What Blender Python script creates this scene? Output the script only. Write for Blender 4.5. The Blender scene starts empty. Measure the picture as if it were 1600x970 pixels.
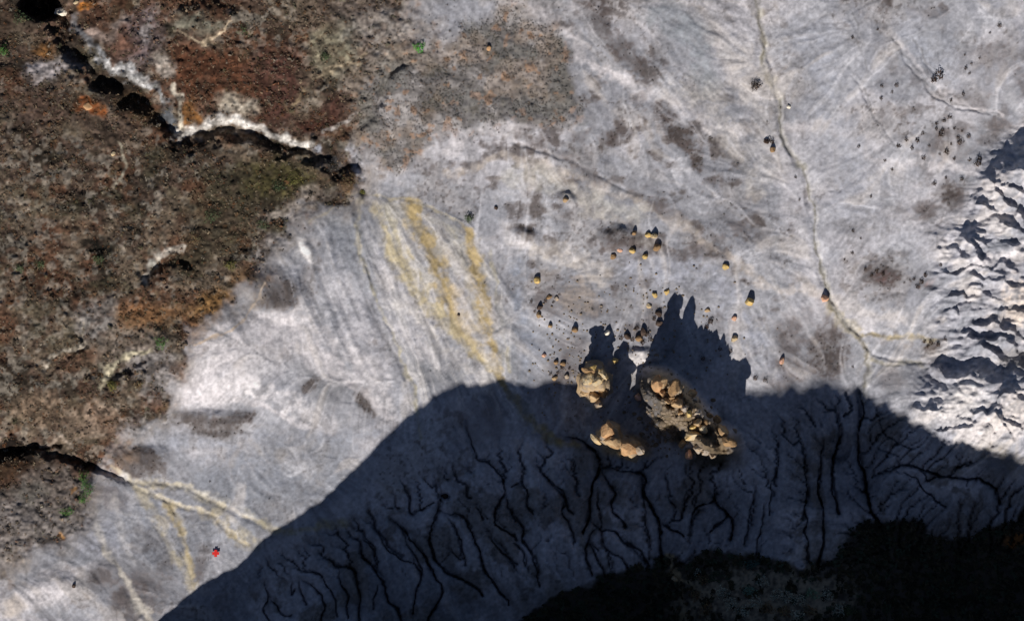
import bpy, math, random, heapq
import numpy as np
from mathutils import Vector, Matrix

# ------------------------------------------------------------------ camera, sky, sun, exposure
PX = 0.05                                    # metres on the ground per map unit (map units: u to the east, v to the south)
def wx(u): return (u - 800.0) * PX
def wy(v): return (485.0 - v) * PX

scene = bpy.context.scene
COL = scene.collection
cam_data = bpy.data.cameras.new('camera')
cam_data.type = 'ORTHO'
cam_data.ortho_scale = 80.0
cam_data.clip_start = 1.0
cam_data.clip_end = 5000.0
cam = bpy.data.objects.new('camera', cam_data)
COL.objects.link(cam)
cam.location = (0.0, 0.0, 120.0)
cam.rotation_euler = (0.0, 0.0, 0.0)
scene.camera = cam

SUN_EL = 32.0
SUN_AZ = 191.3                               # compass bearing of the sun (north is up)
TAN_EL = math.tan(math.radians(SUN_EL))
to_sun = Vector((math.sin(math.radians(SUN_AZ)), math.cos(math.radians(SUN_AZ)), TAN_EL)).normalized()
world = bpy.data.worlds.new('World'); scene.world = world; world.use_nodes = True
wn = world.node_tree.nodes; wl = world.node_tree.links; wn.clear()
sky = wn.new('ShaderNodeTexSky'); sky.sky_type = 'NISHITA'; sky.sun_disc = False
sky.sun_elevation = math.radians(SUN_EL); sky.sun_rotation = math.radians(SUN_AZ)
sky.altitude = 2500.0; sky.air_density = 0.75; sky.dust_density = 2.2; sky.ozone_density = 0.4
bg = wn.new('ShaderNodeBackground'); bg.inputs['Strength'].default_value = 0.055
wout = wn.new('ShaderNodeOutputWorld')
wl.new(sky.outputs[0], bg.inputs['Color']); wl.new(bg.outputs[0], wout.inputs['Surface'])

sun_data = bpy.data.lights.new('sun', 'SUN')
sun_data.energy = 5.0; sun_data.angle = math.radians(0.55); sun_data.color = (1.0, 0.955, 0.89)
sun = bpy.data.objects.new('sun', sun_data); COL.objects.link(sun)
sun.rotation_euler = (-to_sun).to_track_quat('-Z', 'Y').to_euler()
sun.location = to_sun * 200

vs = scene.view_settings
vs.view_transform = 'Standard'; vs.look = 'None'; vs.exposure = 0.0; vs.gamma = 1.0; vs.use_curve_mapping = False
scene.cycles.max_bounces = 6
scene.cycles.use_denoising = True
# ==== TERRAIN (plain numpy: heights and soil colours on a map grid)
rng = np.random.default_rng(7)
_TAB = rng.random((512, 512)).astype(np.float32)
def vnoise(x, y, seed=0):
    x = np.asarray(x, np.float32) + seed * 37.13; y = np.asarray(y, np.float32) + seed * 91.7
    xi = np.floor(x).astype(np.int32); yi = np.floor(y).astype(np.int32)
    fx = x - xi; fy = y - yi
    fx = fx * fx * fx * (fx * (fx * 6 - 15) + 10); fy = fy * fy * fy * (fy * (fy * 6 - 15) + 10)
    a = _TAB[yi & 511, xi & 511]; b = _TAB[yi & 511, (xi + 1) & 511]
    c = _TAB[(yi + 1) & 511, xi & 511]; d = _TAB[(yi + 1) & 511, (xi + 1) & 511]
    return (a + (b - a) * fx) * (1 - fy) + (c + (d - c) * fx) * fy
def fbm(x, y, octaves=4, seed=0, gain=0.5):
    s = 0; amp = 1; tot = 0
    ca, sa = 0.8, 0.6
    for i in range(octaves):
        s = s + amp * vnoise(x, y, seed + i * 3); tot += amp
        x, y = 2.03 * (ca * x - sa * y), 2.03 * (sa * x + ca * y); amp *= gain
    return s / tot * 2 - 1                     # about -1..1, mostly -.5 .. .5
def ss(a, b, x):
    t = np.clip((x - a) / (b - a), 0, 1); return t * t * (3 - 2 * t)
def catmull(pts, n=5):
    P = [pts[0]] + list(pts) + [pts[-1]]; out = []
    for i in range(1, len(P) - 2):
        p0, p1, p2, p3 = [np.array(q, float) for q in P[i - 1:i + 3]]
        for k in range(n):
            t = k / n
            out.append(0.5 * ((2 * p1) + (-p0 + p2) * t + (2 * p0 - 5 * p1 + 4 * p2 - p3) * t * t + (-p0 + 3 * p1 - 3 * p2 + p3) * t ** 3))
    out.append(np.array(pts[-1], float)); return out
def axis_coords(lo, hi, step, left, right, grow=1.17):
    core = np.arange(lo, hi + step, step)
    l = []; s = step; p = lo
    while p > left: s *= grow; p -= s; l.append(p)
    r = []; s = step; p = core[-1]
    while p < right: s *= grow; p += s; r.append(p)
    return np.concatenate([l[::-1], core, r])

class Map:
    """a grid of map coordinates with painting helpers"""
    def __init__(self, u, v):
        self.u = u; self.v = v
        self.U, self.V = np.meshgrid(u.astype(np.float32), v.astype(np.float32))
        self.setwarp(0)
    def setwarp(self, k, seed=50):
        if k == 0: self.UW, self.VW = self.U, self.V; return
        U, V = self.U, self.V
        self.UW = U + k * (fbm(U / 55, V / 55, 2, seed) * 14 + fbm(U / 15, V / 15, 3, seed + 1) * 9)
        self.VW = V + k * (fbm(U / 55, V / 55, 2, seed + 2) * 14 + fbm(U / 15, V / 15, 3, seed + 3) * 9)
    def box(self, u0, u1, v0, v1):
        a, b = np.searchsorted(self.u, (u0, u1)); c, d = np.searchsorted(self.v, (v0, v1))
        return slice(c, d), slice(a, b)
    def near(self, pts, reach, smooth=True):
        """yields (slice, distance, position along 0..1) to a polyline, within reach"""
        P = catmull(pts) if smooth and len(pts) > 2 else [np.array(p, float) for p in pts]
        xs = [p[0] for p in P]; ys = [p[1] for p in P]
        sl = self.box(min(xs) - reach - 45, max(xs) + reach + 45, min(ys) - reach - 45, max(ys) + reach + 45)
        U = self.UW[sl]; V = self.VW[sl]
        best = np.full(U.shape, 1e9, np.float32); tt = np.zeros(U.shape, np.float32)
        L = np.concatenate([[0], np.cumsum([np.hypot(P[i + 1][0] - P[i][0], P[i + 1][1] - P[i][1]) for i in range(len(P) - 1)])])
        for i in range(len(P) - 1):
            ax, ay = P[i][:2]; dx, dy = P[i + 1][0] - ax, P[i + 1][1] - ay
            q = dx * dx + dy * dy
            if q < 1e-6: continue
            t = np.clip(((U - ax) * dx + (V - ay) * dy) / q, 0, 1)
            d = np.hypot(U - ax - t * dx, V - ay - t * dy)
            m = d < best
            best[m] = d[m]; tt[m] = ((L[i] + t * math.sqrt(q)) / L[-1])[m]
        return sl, best, tt
    def blob(self, u, v, ru, rv, rot=0.0, soft=0.5):
        R = max(ru, rv) * 1.3
        sl = self.box(u - R - 45, u + R + 45, v - R - 45, v + R + 45)
        du = self.UW[sl] - u; dv = self.VW[sl] - v
        c, s = math.cos(math.radians(rot)), math.sin(math.radians(rot))
        d = np.hypot((du * c + dv * s) / ru, (-du * s + dv * c) / rv)
        return sl, 1 - ss(1 - soft * .72, 1 + soft * 0.55, d)
    def poly(self, pts, soft):
        """0..1 inside a closed polygon, feathered over soft units"""
        U, V = self.UW, self.VW
        ins = np.zeros(U.shape, bool); n = len(pts)
        d = np.full(U.shape, 1e9, np.float32)
        for i in range(n):
            (x1, y1), (x2, y2) = pts[i], pts[(i + 1) % n]
            if y1 != y2:
                c = ((y1 > V) != (y2 > V)) & (U < (x2 - x1) * (V - y1) / (y2 - y1) + x1); ins ^= c
            dx, dy = x2 - x1, y2 - y1
            t = np.clip(((U - x1) * dx + (V - y1) * dy) / (dx * dx + dy * dy), 0, 1)
            d = np.minimum(d, np.hypot(U - x1 - t * dx, V - y1 - t * dy))
        return ss(-soft, soft, np.where(ins, d, -d))

# ---- broad heights in metres: (u, v, z)
CP = [(-80,-60,4.4),(0,0,4),(200,0,4.2),(400,0,4),(600,0,3.6),(-80,200,4.2),(0,200,4),(-80,400,4),(0,400,3.8),(150,350,3.2),(100,550,2.8),(250,400,2.7),(-80,600,3.2),
(0,600,3),(400,300,2.6),(330,440,2.2),(500,130,3.3),(650,150,3),(700,60,3.3),(480,270,2.4),(550,300,1.6),(120,650,2.0),(30,650,2.3),(0,760,1.4),(60,830,1.2),(110,720,1.1),(-80,800,1.6),
(800,0,3.6),(900,60,3.2),(950,150,2.4),(1050,220,2.0),(850,200,2.4),(1000,50,3.0),(1100,100,2.2),(1190,50,1.7),(1220,190,1.2),(1260,300,.7),(1275,400,0.2),(1300,470,-.2),(1350,560,-.8),
(1300,50,2.4),(1450,50,3.2),(1600,0,4.0),(1680,-60,4.4),(1600,150,3.3),(1500,200,2.5),(1400,250,1.8),(1350,350,1.1),(1430,330,1.5),(1450,430,1.2),(1400,480,.6),(1440,530,.3),(1420,580,-.2),
(700,250,2.0),(800,280,1.8),(900,300,1.6),(1000,330,1.3),(1100,330,1.2),(1200,400,.7),(900,420,.7),(1000,430,.6),(1100,450,.4),(850,500,.2),(950,520,0.0),(1150,550,-.2),(1230,560,-.4),
(565,295,1.5),(600,380,1.1),(650,450,.6),(700,420,.8),(750,400,.8),(740,520,.05),(780,590,-.4),(600,520,.5),(560,450,1.0),(500,420,1.6),(470,380,2.1),(430,460,2.1),(350,540,2.1),(300,600,1.5),
(400,600,1.5),(480,560,1.3),(550,620,.5),(620,640,.0),(450,680,.45),(350,700,.6),(260,680,.8),(200,745,.6),(300,800,.1),(400,780,.2),(500,720,.2),(350,880,-.2),(430,850,-.2),(200,850,.4),
(100,900,.8),(30,930,1.0),(250,950,-.1),(150,970,.3),(-80,960,1.0),(0,1030,.8),(250,1030,-.3),
(700,680,-.6),(600,750,-.5),(840,680,-.9),(935,735,-1.4),(500,850,-.8),(600,850,-1.5),(700,830,-1.7),(800,800,-1.8),(450,930,-1.6),(560,940,-2.8),(680,930,-3.3),(780,920,-3.4),(850,890,-3.2),
(920,870,-3.0),(1000,850,-2.8),(900,780,-1.9),(1000,760,-1.5),(1100,760,-1.4),(1150,800,-2),(1070,840,-2.7),(1200,700,-1.2),(1250,650,-1.0),(1200,800,-2),(1260,850,-2.6),(1335,730,-3.2),
(1380,780,-3.8),(1360,850,-5),(1420,700,-1.0),(1500,740,-.3),(1480,790,-1.5),(1300,640,-1.2),
(820,960,-6),(900,930,-5.5),(1000,920,-5.5),(1040,960,-6.5),(1100,900,-3.2),(1100,960,-2.4),(1200,920,-2.4),(1250,960,-2.0),(1330,950,-3.6),(1400,900,-6),(1500,870,-5.5),(1600,850,-3.5),(1600,940,-6),
(600,1000,-4),(750,1000,-6.5),(1000,1030,-7),(1200,1030,-2.6),(1400,1030,-7),(1680,1030,-6),(450,1030,-3),
(1545,246,2.5),(1575,222,2.6),(1600,203,2.8),(1560,262,3.6),(1600,272,4.7),(1540,285,2.8),(1600,310,3.6),(1540,330,2.7),(1600,350,3.3),(1480,345,1.8),(1470,430,1.4),(1530,410,2.5),(1600,390,3.6),(1530,440,2.2),(1600,470,3.6),(1530,500,2.0),(1600,520,3.2),(1470,500,.9),
(1500,545,1.5),(1560,540,2.2),(1450,578,.2),(1500,572,1.3),(1540,570,1.9),(1590,562,2.5),(1470,616,1.7),(1445,626,1.0),(1500,606,2.2),(1545,592,3.1),(1600,586,3.8),(1430,640,.3),(1460,650,1.5),(1520,650,2.6),(1600,650,3.9),(1480,690,.6),(1550,710,1.5),(1600,750,1.6),(1680,300,5),(1680,500,5),(1680,700,4)]
_cp = np.array(CP, float)
_cp = np.vstack([_cp])
def tps_fit(P, lam=0.02):
    n = len(P); xy = P[:, :2] / 400.0
    r = np.hypot(xy[:, None, 0] - xy[None, :, 0], xy[:, None, 1] - xy[None, :, 1])
    K = np.where(r > 0, r * r * np.log(r + 1e-12), 0) + lam * 0.02 * np.eye(n)
    Q = np.c_[np.ones(n), xy]; A = np.zeros((n + 3, n + 3))
    A[:n, :n] = K; A[:n, n:] = Q; A[n:, :n] = Q.T
    return xy, np.linalg.solve(A, np.r_[P[:, 2], 0, 0, 0])
def bilin(src, su, sv, U, V):
    """sample a uniform grid src (origin su[0], sv[0]) at U, V, clamped"""
    fu = np.clip((U - su[0]) / (su[1] - su[0]), 0, len(su) - 1.001); fv = np.clip((V - sv[0]) / (sv[1] - sv[0]), 0, len(sv) - 1.001)
    iu = fu.astype(np.int32); iv = fv.astype(np.int32); a = fu - iu; b = fv - iv
    return (src[iv, iu] * (1 - a) + src[iv, iu + 1] * a) * (1 - b) + (src[iv + 1, iu] * (1 - a) + src[iv + 1, iu + 1] * a) * b

# ---- traced water courses (map units)
RILLS = [  # (points, width, depth)
 ([(608,809),(631,826),(655,853),(668,880),(688,913),(690,923),(681,946),(665,975)],4.6,.75),
 ([(583,819),(601,843),(614,859),(638,873),(656,893)],3.2,.5),
 ([(631,826),(643,859),(656,893),(651,923),(646,960)],3.4,.6),
 ([(545,832),(551,841),(564,846),(564,866),(583,883),(601,903),(604,933),(619,950),(626,975)],4.4,.7),
 ([(568,826),(571,839),(583,853),(591,880)],2.8,.4),
 ([(497,866),(517,873),(526,883),(551,886),(556,906),(562,930),(558,975)],4.2,.65),
 ([(526,883),(529,910),(541,930),(541,965)],3.4,.55),
 ([(460,887),(474,890),(497,895),(504,910),(516,933),(524,965)],3.4,.5),
 ([(472,905),(490,920),(502,940),(500,975)],3.8,.6),
 ([(413,908),(423,936),(415,951),(427,980)],3.8,.6), ([(423,936),(433,945),(437,956),(455,962)],3,.5),
 ([(455,912),(453,930),(459,922)],3.2,.5),([(470,905),(468,925),(474,945)],3,.45),
 ([(681,752),(685,799),(673,833),(675,859),(685,880),(715,900),(745,913),(758,925)],4.6,.75),
 ([(686,800),(722,809),(735,823),(742,846),(750,873),(760,896),(785,923),(800,945)],5.2,.9),
 ([(695,805),(712,826),(718,849),(725,880)],3.4,.5),
 ([(624,739),(638,772),(640,803),(655,798),(672,790)],2.8,.4),
 ([(728,655),(732,680),(745,712),(765,722),(787,745),(792,766),(779,789),(777,812),(800,833),(811,846)],4.2,.6),
 ([(792,770),(799,799),(806,812)],3.2,.5),([(762,829),(785,853),(799,876),(812,884)],3.4,.5),
 ([(700,848),(706,862),(716,870)],2.4,.35),([(590,905),(586,930),(582,955)],2.6,.4),([(745,785),(752,800),(758,805)],2.4,.35),
 ([(820,732),(815,752),(823,769),(823,789),(835,800)],3.2,.5),([(815,752),(803,760)],2.4,.35),
 ([(840,725),(848,740),(867,759),(884,782),(877,799),(892,823),(897,850)],3.6,.55),([(884,782),(893,800)],3,.45),
 ([(893,718),(898,740),(900,770)],2.6,.4),
 ([(880,685),(911,689),(934,712),(939,729),(926,756),(922,786),(917,809),(912,830)],6.5,1.1),
 ([(939,729),(974,729),(1004,740),(1006,769),(1021,796),(1029,823),(1031,859),(1036,885)],6,1.1),
 ([(940,733),(944,745),(964,769),(956,786),(967,809),(975,822)],3.8,.6),
 ([(1004,745),(1004,806),(1011,833),(1013,852)],3,.5),([(1026,812),(1045,822),(1068,836)],4,.6),
 ([(917,809),(939,823),(957,826),(978,846),(1001,869),(1012,885)],4.6,.8),
 ([(934,823),(916,853),(914,866),(924,896)],4.6,.8),([(920,845),(934,876),(949,896)],3.8,.6),
 ([(941,833),(944,853),(967,866),(981,886)],3.4,.55),([(935,765),(938,800),(941,833)],2.8,.45),([(924,849),(936,862)],4,.5),
 ([(800,796),(817,823),(820,846),(837,873),(842,896),(846,915)],4,.65),([(800,846),(820,866),(823,883)],3.2,.5),([(952,866),(958,892)],2.6,.4),
 ([(1075,843),(1085,806),(1112,786),(1120,768)],3.6,.6),([(1112,774),(1118,779),(1135,802),(1147,812),(1143,840)],5,.9),([(1108,843),(1108,833),(1122,819),(1136,806)],3.6,.55),
 ([(1045,770),(1055,795),(1052,812)],2.4,.35),([(1075,765),(1070,790),(1062,812)],2.4,.3),([(1090,770),(1086,790)],2.2,.3),([(1180,760),(1176,800),(1166,850)],3,.45),([(1196,780),(1190,830),(1185,868)],3,.45),
 ([(1215,690),(1212,740),(1204,800)],2.6,.4),([(1255,700),(1262,760),(1255,820),(1262,880)],3.6,.6),([(1285,690),(1280,760),(1285,830),(1275,890)],5,.9),([(1305,640),(1312,680),(1300,730),(1308,800)],5,.9),
 ([(1364,742),(1388,735),(1418,724),(1445,735),(1485,744),(1522,749),(1548,755),(1563,785)],5,.8),([(1401,735),(1428,745),(1448,766),(1475,786)],3.6,.5),([(1485,744),(1500,728),(1520,722)],3,.4),
 ([(1440,735),(1452,750),(1462,744)],3.4,.5),([(1512,747),(1510,760)],2.4,.3),([(1340,610),(1345,650),(1340,690),(1350,740),(1360,790),(1375,820)],9,1.6),
 ([(1370,640),(1390,680),(1430,700)],2.6,.3),([(1375,700),(1405,708)],2.4,.3),
]
GULLIES = [  # wider incised courses: points, half width, depth
 ([(60,-40),(86,10),(106,34),(112,60),(128,88),(150,112),(178,132),(202,146),(226,158),(246,176),(256,200)],26,.68),
 ([(252,196),(268,206),(300,212),(330,206),(365,200),(399,212),(433,225),(462,232),(492,240),(520,256),(545,272),(568,300)],17,.6),
 ([(-60,706),(0,706),(44,700),(67,706),(110,716),(157,733),(190,746)],16,.75),
 ([(285,392),(246,414),(228,440)],13,.4), ([(140,512),(134,543),(100,562),(67,576)],8,.25), ([(161,603),(178,586),(208,569),(235,553)],9,.25),
 ([(640,100),(608,116),(588,170),(560,188),(530,212)],10,.25),
]
SCARPS = [  # grooves between the rounded ridges of the grey massif: points from the head down, depth
 ([(1534,267),(1553,276),(1556,290),(1566,303),(1573,316),(1583,325)],.42),([(1558,275),(1571,282),(1586,293),(1600,302)],.36),([(1525,308),(1535,313),(1546,322),(1556,330)],.32),
 ([(1507,344),(1522,351),(1535,358),(1546,360)],.26),([(1499,361),(1512,369),(1524,380),(1535,395),(1548,399)],.42),([(1515,365),(1529,370),(1542,380),(1550,388)],.34),([(1489,373),(1494,384),(1503,395),(1522,398)],.25),
 ([(1557,333),(1562,348),(1573,358),(1590,362)],.34),([(1580,330),(1590,340),(1598,352),(1610,358)],.4),([(1544,379),(1567,380),(1580,387),(1595,390)],.22),
 ([(1452,428),(1472,427),(1495,431),(1513,422),(1524,416),(1542,416),(1555,422),(1570,419),(1587,423),(1600,434)],.26),([(1519,424),(1529,436),(1537,440),(1555,436),(1580,441),(1590,448)],.32),
 ([(1459,466),(1477,467),(1485,463),(1503,459),(1513,466),(1526,471)],.28),([(1506,457),(1516,451),(1534,451),(1542,457)],.2),([(1513,462),(1526,459),(1542,464),(1557,468),(1568,473)],.22),
 ([(1462,490),(1472,485),(1488,484),(1495,491),(1503,494)],.28),([(1495,482),(1515,478),(1537,479)],.14),([(1516,511),(1526,503),(1540,502),(1553,499),(1567,503),(1580,512),(1600,523)],.45),([(1558,491),(1567,486),(1584,485),(1600,480)],.3),
 ([(1498,522),(1507,517),(1518,516)],.3),([(1495,535),(1511,530),(1529,529),(1549,528),(1570,522),(1583,529),(1591,543),(1600,556)],.5),([(1534,530),(1542,542),(1555,546),(1572,556)],.5),
 ([(1453,580),(1469,577),(1494,585),(1518,586),(1544,582)],.5),([(1426,629),(1440,635),(1462,640)],.25),([(1489,634),(1510,638),(1530,639),(1539,645),(1550,638),(1559,632),(1563,618),(1576,613),(1600,622)],.34),
 ([(1449,658),(1469,673),(1481,664),(1510,661),(1530,670),(1548,684)],.3),([(1484,647),(1501,651),(1520,656)],.22),([(1558,632),(1563,652),(1570,668),(1580,687)],.34),([(1563,645),(1576,661),(1600,675)],.34),
 ([(1448,672),(1462,690),(1478,706)],.16),([(1490,676),(1510,690),(1530,706),(1545,722)],.2),([(1500,672),(1530,690),(1556,712)],.18),([(1470,684),(1490,702),(1506,722)],.15),([(1530,660),(1552,678),(1566,700)],.2),
 ([(1484,350),(1478,372),(1482,392)],.12),([(1470,360),(1466,380),(1474,398)],.1),([(1580,250),(1590,262),(1604,270)],.3),([(1556,246),(1566,254),(1584,262)],.16),
]
CHANNELS = [ # shallow wash lines on the pale silt: points, half width, depth
 ([(1178,-60),(1183,20),(1190,70),(1203,110),(1213,146),(1220,188),(1230,228),(1247,261),(1260,302),(1267,330),(1275,385),(1288,439),(1304,476),(1321,499),(1344,526),(1360,553),(1357,593),(1350,625)],4,.13),
 ([(1448,576),(1438,565),(1418,566),(1388,564),(1362,556)],3.5,.12), ([(1470,533),(1434,528),(1401,523),(1367,522),(1340,522)],4,.1),
 ([(566,296),(600,304),(640,309),(648,325),(655,358),(675,399),(695,452),(712,499),(738,543),(772,583),(800,622),(830,655),(868,688)],6,.05),
 ([(690,320),(722,345),(738,392),(745,432),(755,486),(765,533),(776,585)],5,.04),
 ([(566,296),(557,335),(564,392),(578,436),(588,476),(614,526),(628,566),(641,610),(648,640)],3,.05),
 ([(171,729),(201,749),(235,752),(285,757),(322,776),(355,796),(399,812),(440,830),(490,826),(545,822)],4.5,.07),
 ([(201,749),(214,762),(255,779),(278,812),(288,853),(298,906)],4.5,.07), ([(255,779),(322,802),(348,822),(385,849)],4,.06),
 ([(160,850),(181,880),(208,923),(234,968)],4.5,.07),
 ([(1334,117),(1351,147),(1371,184),(1388,218),(1404,228)],2.2,.08), ([(1395,60),(1414,90),(1434,117),(1455,141),(1488,164),(1535,174),(1565,184)],2.4,.1),
 ([(1330,20),(1342,70),(1355,120)],2,.05),([(1425,60),(1445,95),(1458,112)],2,.06),
 ([(800,221),(867,241),(934,275),(985,300)],3,.08), ([(905,395),(925,440),(930,490)],3,.06),
]
SPUR = [(1026,602),(1036,610),(1055,628),(1085,655),(1110,680),(1132,692)]

def build_terrain():
    STEP = 1.75
    u = axis_coords(-70, 1670, STEP, -9000, 10600)
    v1 = np.arange(-60, 1012, STEP); v2 = np.concatenate([np.arange(v1[-1] + 6, 1300, 6.0), np.arange(1300, 2080, 10.0)])
    r = []; s = 6.0; p = v2[-1]
    while p < 10600: s *= 1.17; p += s; r.append(p)
    l = []; s = STEP; p = v1[0]
    while p > -9000: s *= 1.17; p -= s; l.append(p)
    v = np.concatenate([l[::-1], v1, v2, r])
    M = Map(u, v); U, V = M.U, M.V
    # coarse fit
    xy, w = tps_fit(_cp)
    cu = np.arange(-80, 1681, 8.0); cv = np.arange(-80, 1049, 8.0)
    CU, CV = np.meshgrid(cu / 400, cv / 400); Z = w[-3] + w[-2] * CU + w[-1] * CV
    for (x, y), k in zip(xy, w[:-3]):
        rr = (CU - x) ** 2 + (CV - y) ** 2 + 1e-12; Z += k * 0.5 * rr * np.log(rr)
    # ---- simulation grid
    su = np.arange(-80, 1681, 3.2); sv = np.arange(-80, 1049, 3.2)
    S = Map(su, sv)
    z = bilin(Z, cu, cv, S.U, S.V)
    # streaks that follow the fall of the ground: noise smeared along the slope
    _r = np.hypot(S.U - 566, S.V - 285); _a = np.arctan2(S.U - 566, S.V - 285)
    fanm = ss(1.3, .8, np.abs(_a - .2)) * ss(430, 300, _r)
    gy, gx = np.gradient(z - fanm * _r * 0.012 + 0.35 * (1 - .7 * fanm) * fbm(S.U / 110, S.V / 110, 3, 4)); gl = np.hypot(gx, gy) + 1e-9; gx /= gl; gy /= gl
    def smear(nz, nu, nv, steps, st):
        GU, GV = np.meshgrid(nu.astype(np.float32), nv.astype(np.float32)); tot = nz.copy(); g32 = gx.astype(np.float32), gy.astype(np.float32)
        for sg in (1, -1):
            X = GU.copy(); Y = GV.copy()
            for _ in range(steps):
                dx = bilin(g32[0], su, sv, X, Y); dy = bilin(g32[1], su, sv, X, Y); X += sg * st * dx; Y += sg * st * dy
                tot += bilin(nz, nu, nv, X, Y)
        tot -= tot.mean(); return tot / tot.std()
    hu = np.arange(-70, 1671, 2.1); hv = np.arange(-60, 1013, 2.1)
    streak = smear(rng.normal(size=(len(hv), len(hu))).astype(np.float32), hu, hv, 9, 3.6); streak2 = smear(fbm(S.U / 11, S.V / 11, 2, 41).astype(np.float32), su, sv, 20, 3.4)
    z += 0.16 * fbm(S.U / 70, S.V / 70, 4, 3) + 0.05 * fbm(S.U / 14, S.V / 14, 3, 8)
    massif = S.poly([(1545,238),(1590,205),(1720,150),(1720,790),(1600,765),(1545,735),(1500,715),(1440,665),(1424,630),(1442,578),(1480,550),(1455,500),(1448,440),(1470,380),(1500,325)], 14)
    wa = fbm(S.U / 45, S.V / 45, 3, 24) * 1.4; wb = fbm(S.U / 45, S.V / 45, 3, 25) * 1.4
    rdg = 1 - np.abs(fbm((S.U + .35 * S.V) / 70 + wa, (S.V - .25 * S.U) / 30 + wb, 3, 21)) * 2.4
    z += massif * (0.16 * rdg + 0.08 * fbm(S.U / 14, S.V / 11, 3, 22))
    for pts, h_ in SCARPS:
        sl, d, t = S.near(pts, 40); z[sl] -= h_ * .30 * np.exp(-d / 6.0) * ss(-.05, .35, t)
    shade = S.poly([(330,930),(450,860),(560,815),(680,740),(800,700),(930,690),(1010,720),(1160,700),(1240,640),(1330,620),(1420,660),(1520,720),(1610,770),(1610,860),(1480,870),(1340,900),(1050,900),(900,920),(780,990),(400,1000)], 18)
    z += (shade + massif) * (0.12 * fbm(S.U / 20, S.V / 20, 4, 26) + .05 * rng.normal(size=z.shape))
    K0 = 0.0010 + 0.0042 * massif + 0.009 * shade * ss(905, 850, S.V)
    for pts, wd, dp in RILLS + GULLIES:
        sl, d, t = S.near(pts, 14); z[sl] -= np.minimum(dp, 0.7) * 0.45 * np.exp(-(d / 4.5) ** 2)
    z = z.astype(np.float64)
    ny, nx = z.shape; N = nx * ny
    nb = [(-1, -1), (-1, 0), (-1, 1), (0, -1), (0, 1), (1, -1), (1, 0), (1, 1)]
    offs = [a * nx + b for a, b in nb]; dist = [math.hypot(a, b) * 3.2 * PX for a, b in nb]
    border = np.zeros((ny, nx), bool); border[0] = border[-1] = True; border[:, 0] = border[:, -1] = True
    for it in range(4):
        zf = z.ravel().tolist(); done = bytearray(N); rec = [-1] * N; order = []
        heap = []
        for i in np.flatnonzero(border.ravel()).tolist():
            heap.append((zf[i], i)); done[i] = 1
        heapq.heapify(heap); pop = heapq.heappop; push = heapq.heappush
        while heap:
            h, i = pop(heap); order.append(i)
            yy, xx = divmod(i, nx)
            inner = 0 < yy < ny - 1 and 0 < xx < nx - 1
            for k in range(8):
                j = i + offs[k]
                if not inner:
                    a, b = nb[k]
                    if not (0 <= yy + a < ny and 0 <= xx + b < nx): continue
                if not done[j]:
                    done[j] = 1; rec[j] = i
                    hj = zf[j]
                    push(heap, (hj if hj > h else h + 1e-5, j))
        # steepest receiver where one exists
        zz = z; best = np.full((ny, nx), 0.0); R = np.array(rec).reshape(ny, nx); rd = np.full((ny, nx), 3.2 * PX)
        rr, cc = np.divmod(np.maximum(R, 0), nx); yy, xx = np.mgrid[0:ny, 0:nx]
        rd = np.maximum(np.hypot(rr - yy, cc - xx), 1) * 3.2 * PX
        for (a, b), dd, of in zip(nb, dist, offs):
            sh = np.full((ny, nx), np.inf)
            sh[max(0, -a):ny - max(0, a), max(0, -b):nx - max(0, b)] = zz[max(0, a):ny - max(0, -a), max(0, b):nx - max(0, -b)]
            sl_ = (zz - sh) / dd; m = sl_ > best + 1e-9
            best[m] = sl_[m]; R[m] = (np.arange(N).reshape(ny, nx) + of)[m]; rd[m] = dd
        R[border] = -1
        Rl = R.ravel().tolist()
        o2 = np.argsort(-z.ravel(), kind='stable').tolist()
        acc = [1.0] * N
        for i in o2:
            q = Rl[i]
            if q >= 0: acc[q] += acc[i]
        A = np.array(acc)
        F = (K0.ravel() * A ** 0.46 / rd.ravel() * 3.0).tolist()
        zl = z.ravel().tolist()
        for i in reversed(o2):
            q = Rl[i]
            if q >= 0:
                f = F[i]; zq = zl[q]
                if zl[i] > zq: zl[i] = (zl[i] + f * zq) / (1 + f)
        z = np.array(zl).reshape(ny, nx)
        lap = np.zeros_like(z); lap[1:-1, 1:-1] = (z[2:, 1:-1] + z[:-2, 1:-1] + z[1:-1, 2:] + z[1:-1, :-2]) / 4 - z[1:-1, 1:-1]
        z += (0.10 + 0.16 * massif) * lap
    A = A.reshape(ny, nx)
    # ---- fine grid
    Zf = bilin(z, su, sv, U, V).astype(np.float32)
    flow = bilin(np.log(A), su, sv, U, V).astype(np.float32)
    inside = ss(-60, 20, U) * ss(-60, 20, V) * ss(1660, 1600, U) 
    far = np.maximum(np.maximum(-60 - U, U - 1660), np.maximum(-60 - V, V - 2080)); far = np.maximum(far, 0)
    Zf += np.minimum(far * PX * 0.05, 14) * (fbm(U / 700, V / 700, 3, 31) + 0.15)
    M.setwarp(0.45, 50)
    M.setwarp(0.9, 50)
    gn = 1 + 0.9 * fbm(U / 24, V / 24, 3, 52)
    for pts, hw, dp in GULLIES:
        sl, d, t = M.near(pts, hw * 2); w_ = hw * gn[sl]
        Zf[sl] -= dp * gn[sl] * (1 - ss(w_ * 0.15, w_ * 1.15, d)) * ss(0, .04, t + .02) * (1 - 0.75 * ss(.8, 1, t))
    M.setwarp(0.8, 55)
    rn0 = 1 + fbm(U / 10, V / 10, 3, 58)
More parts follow.
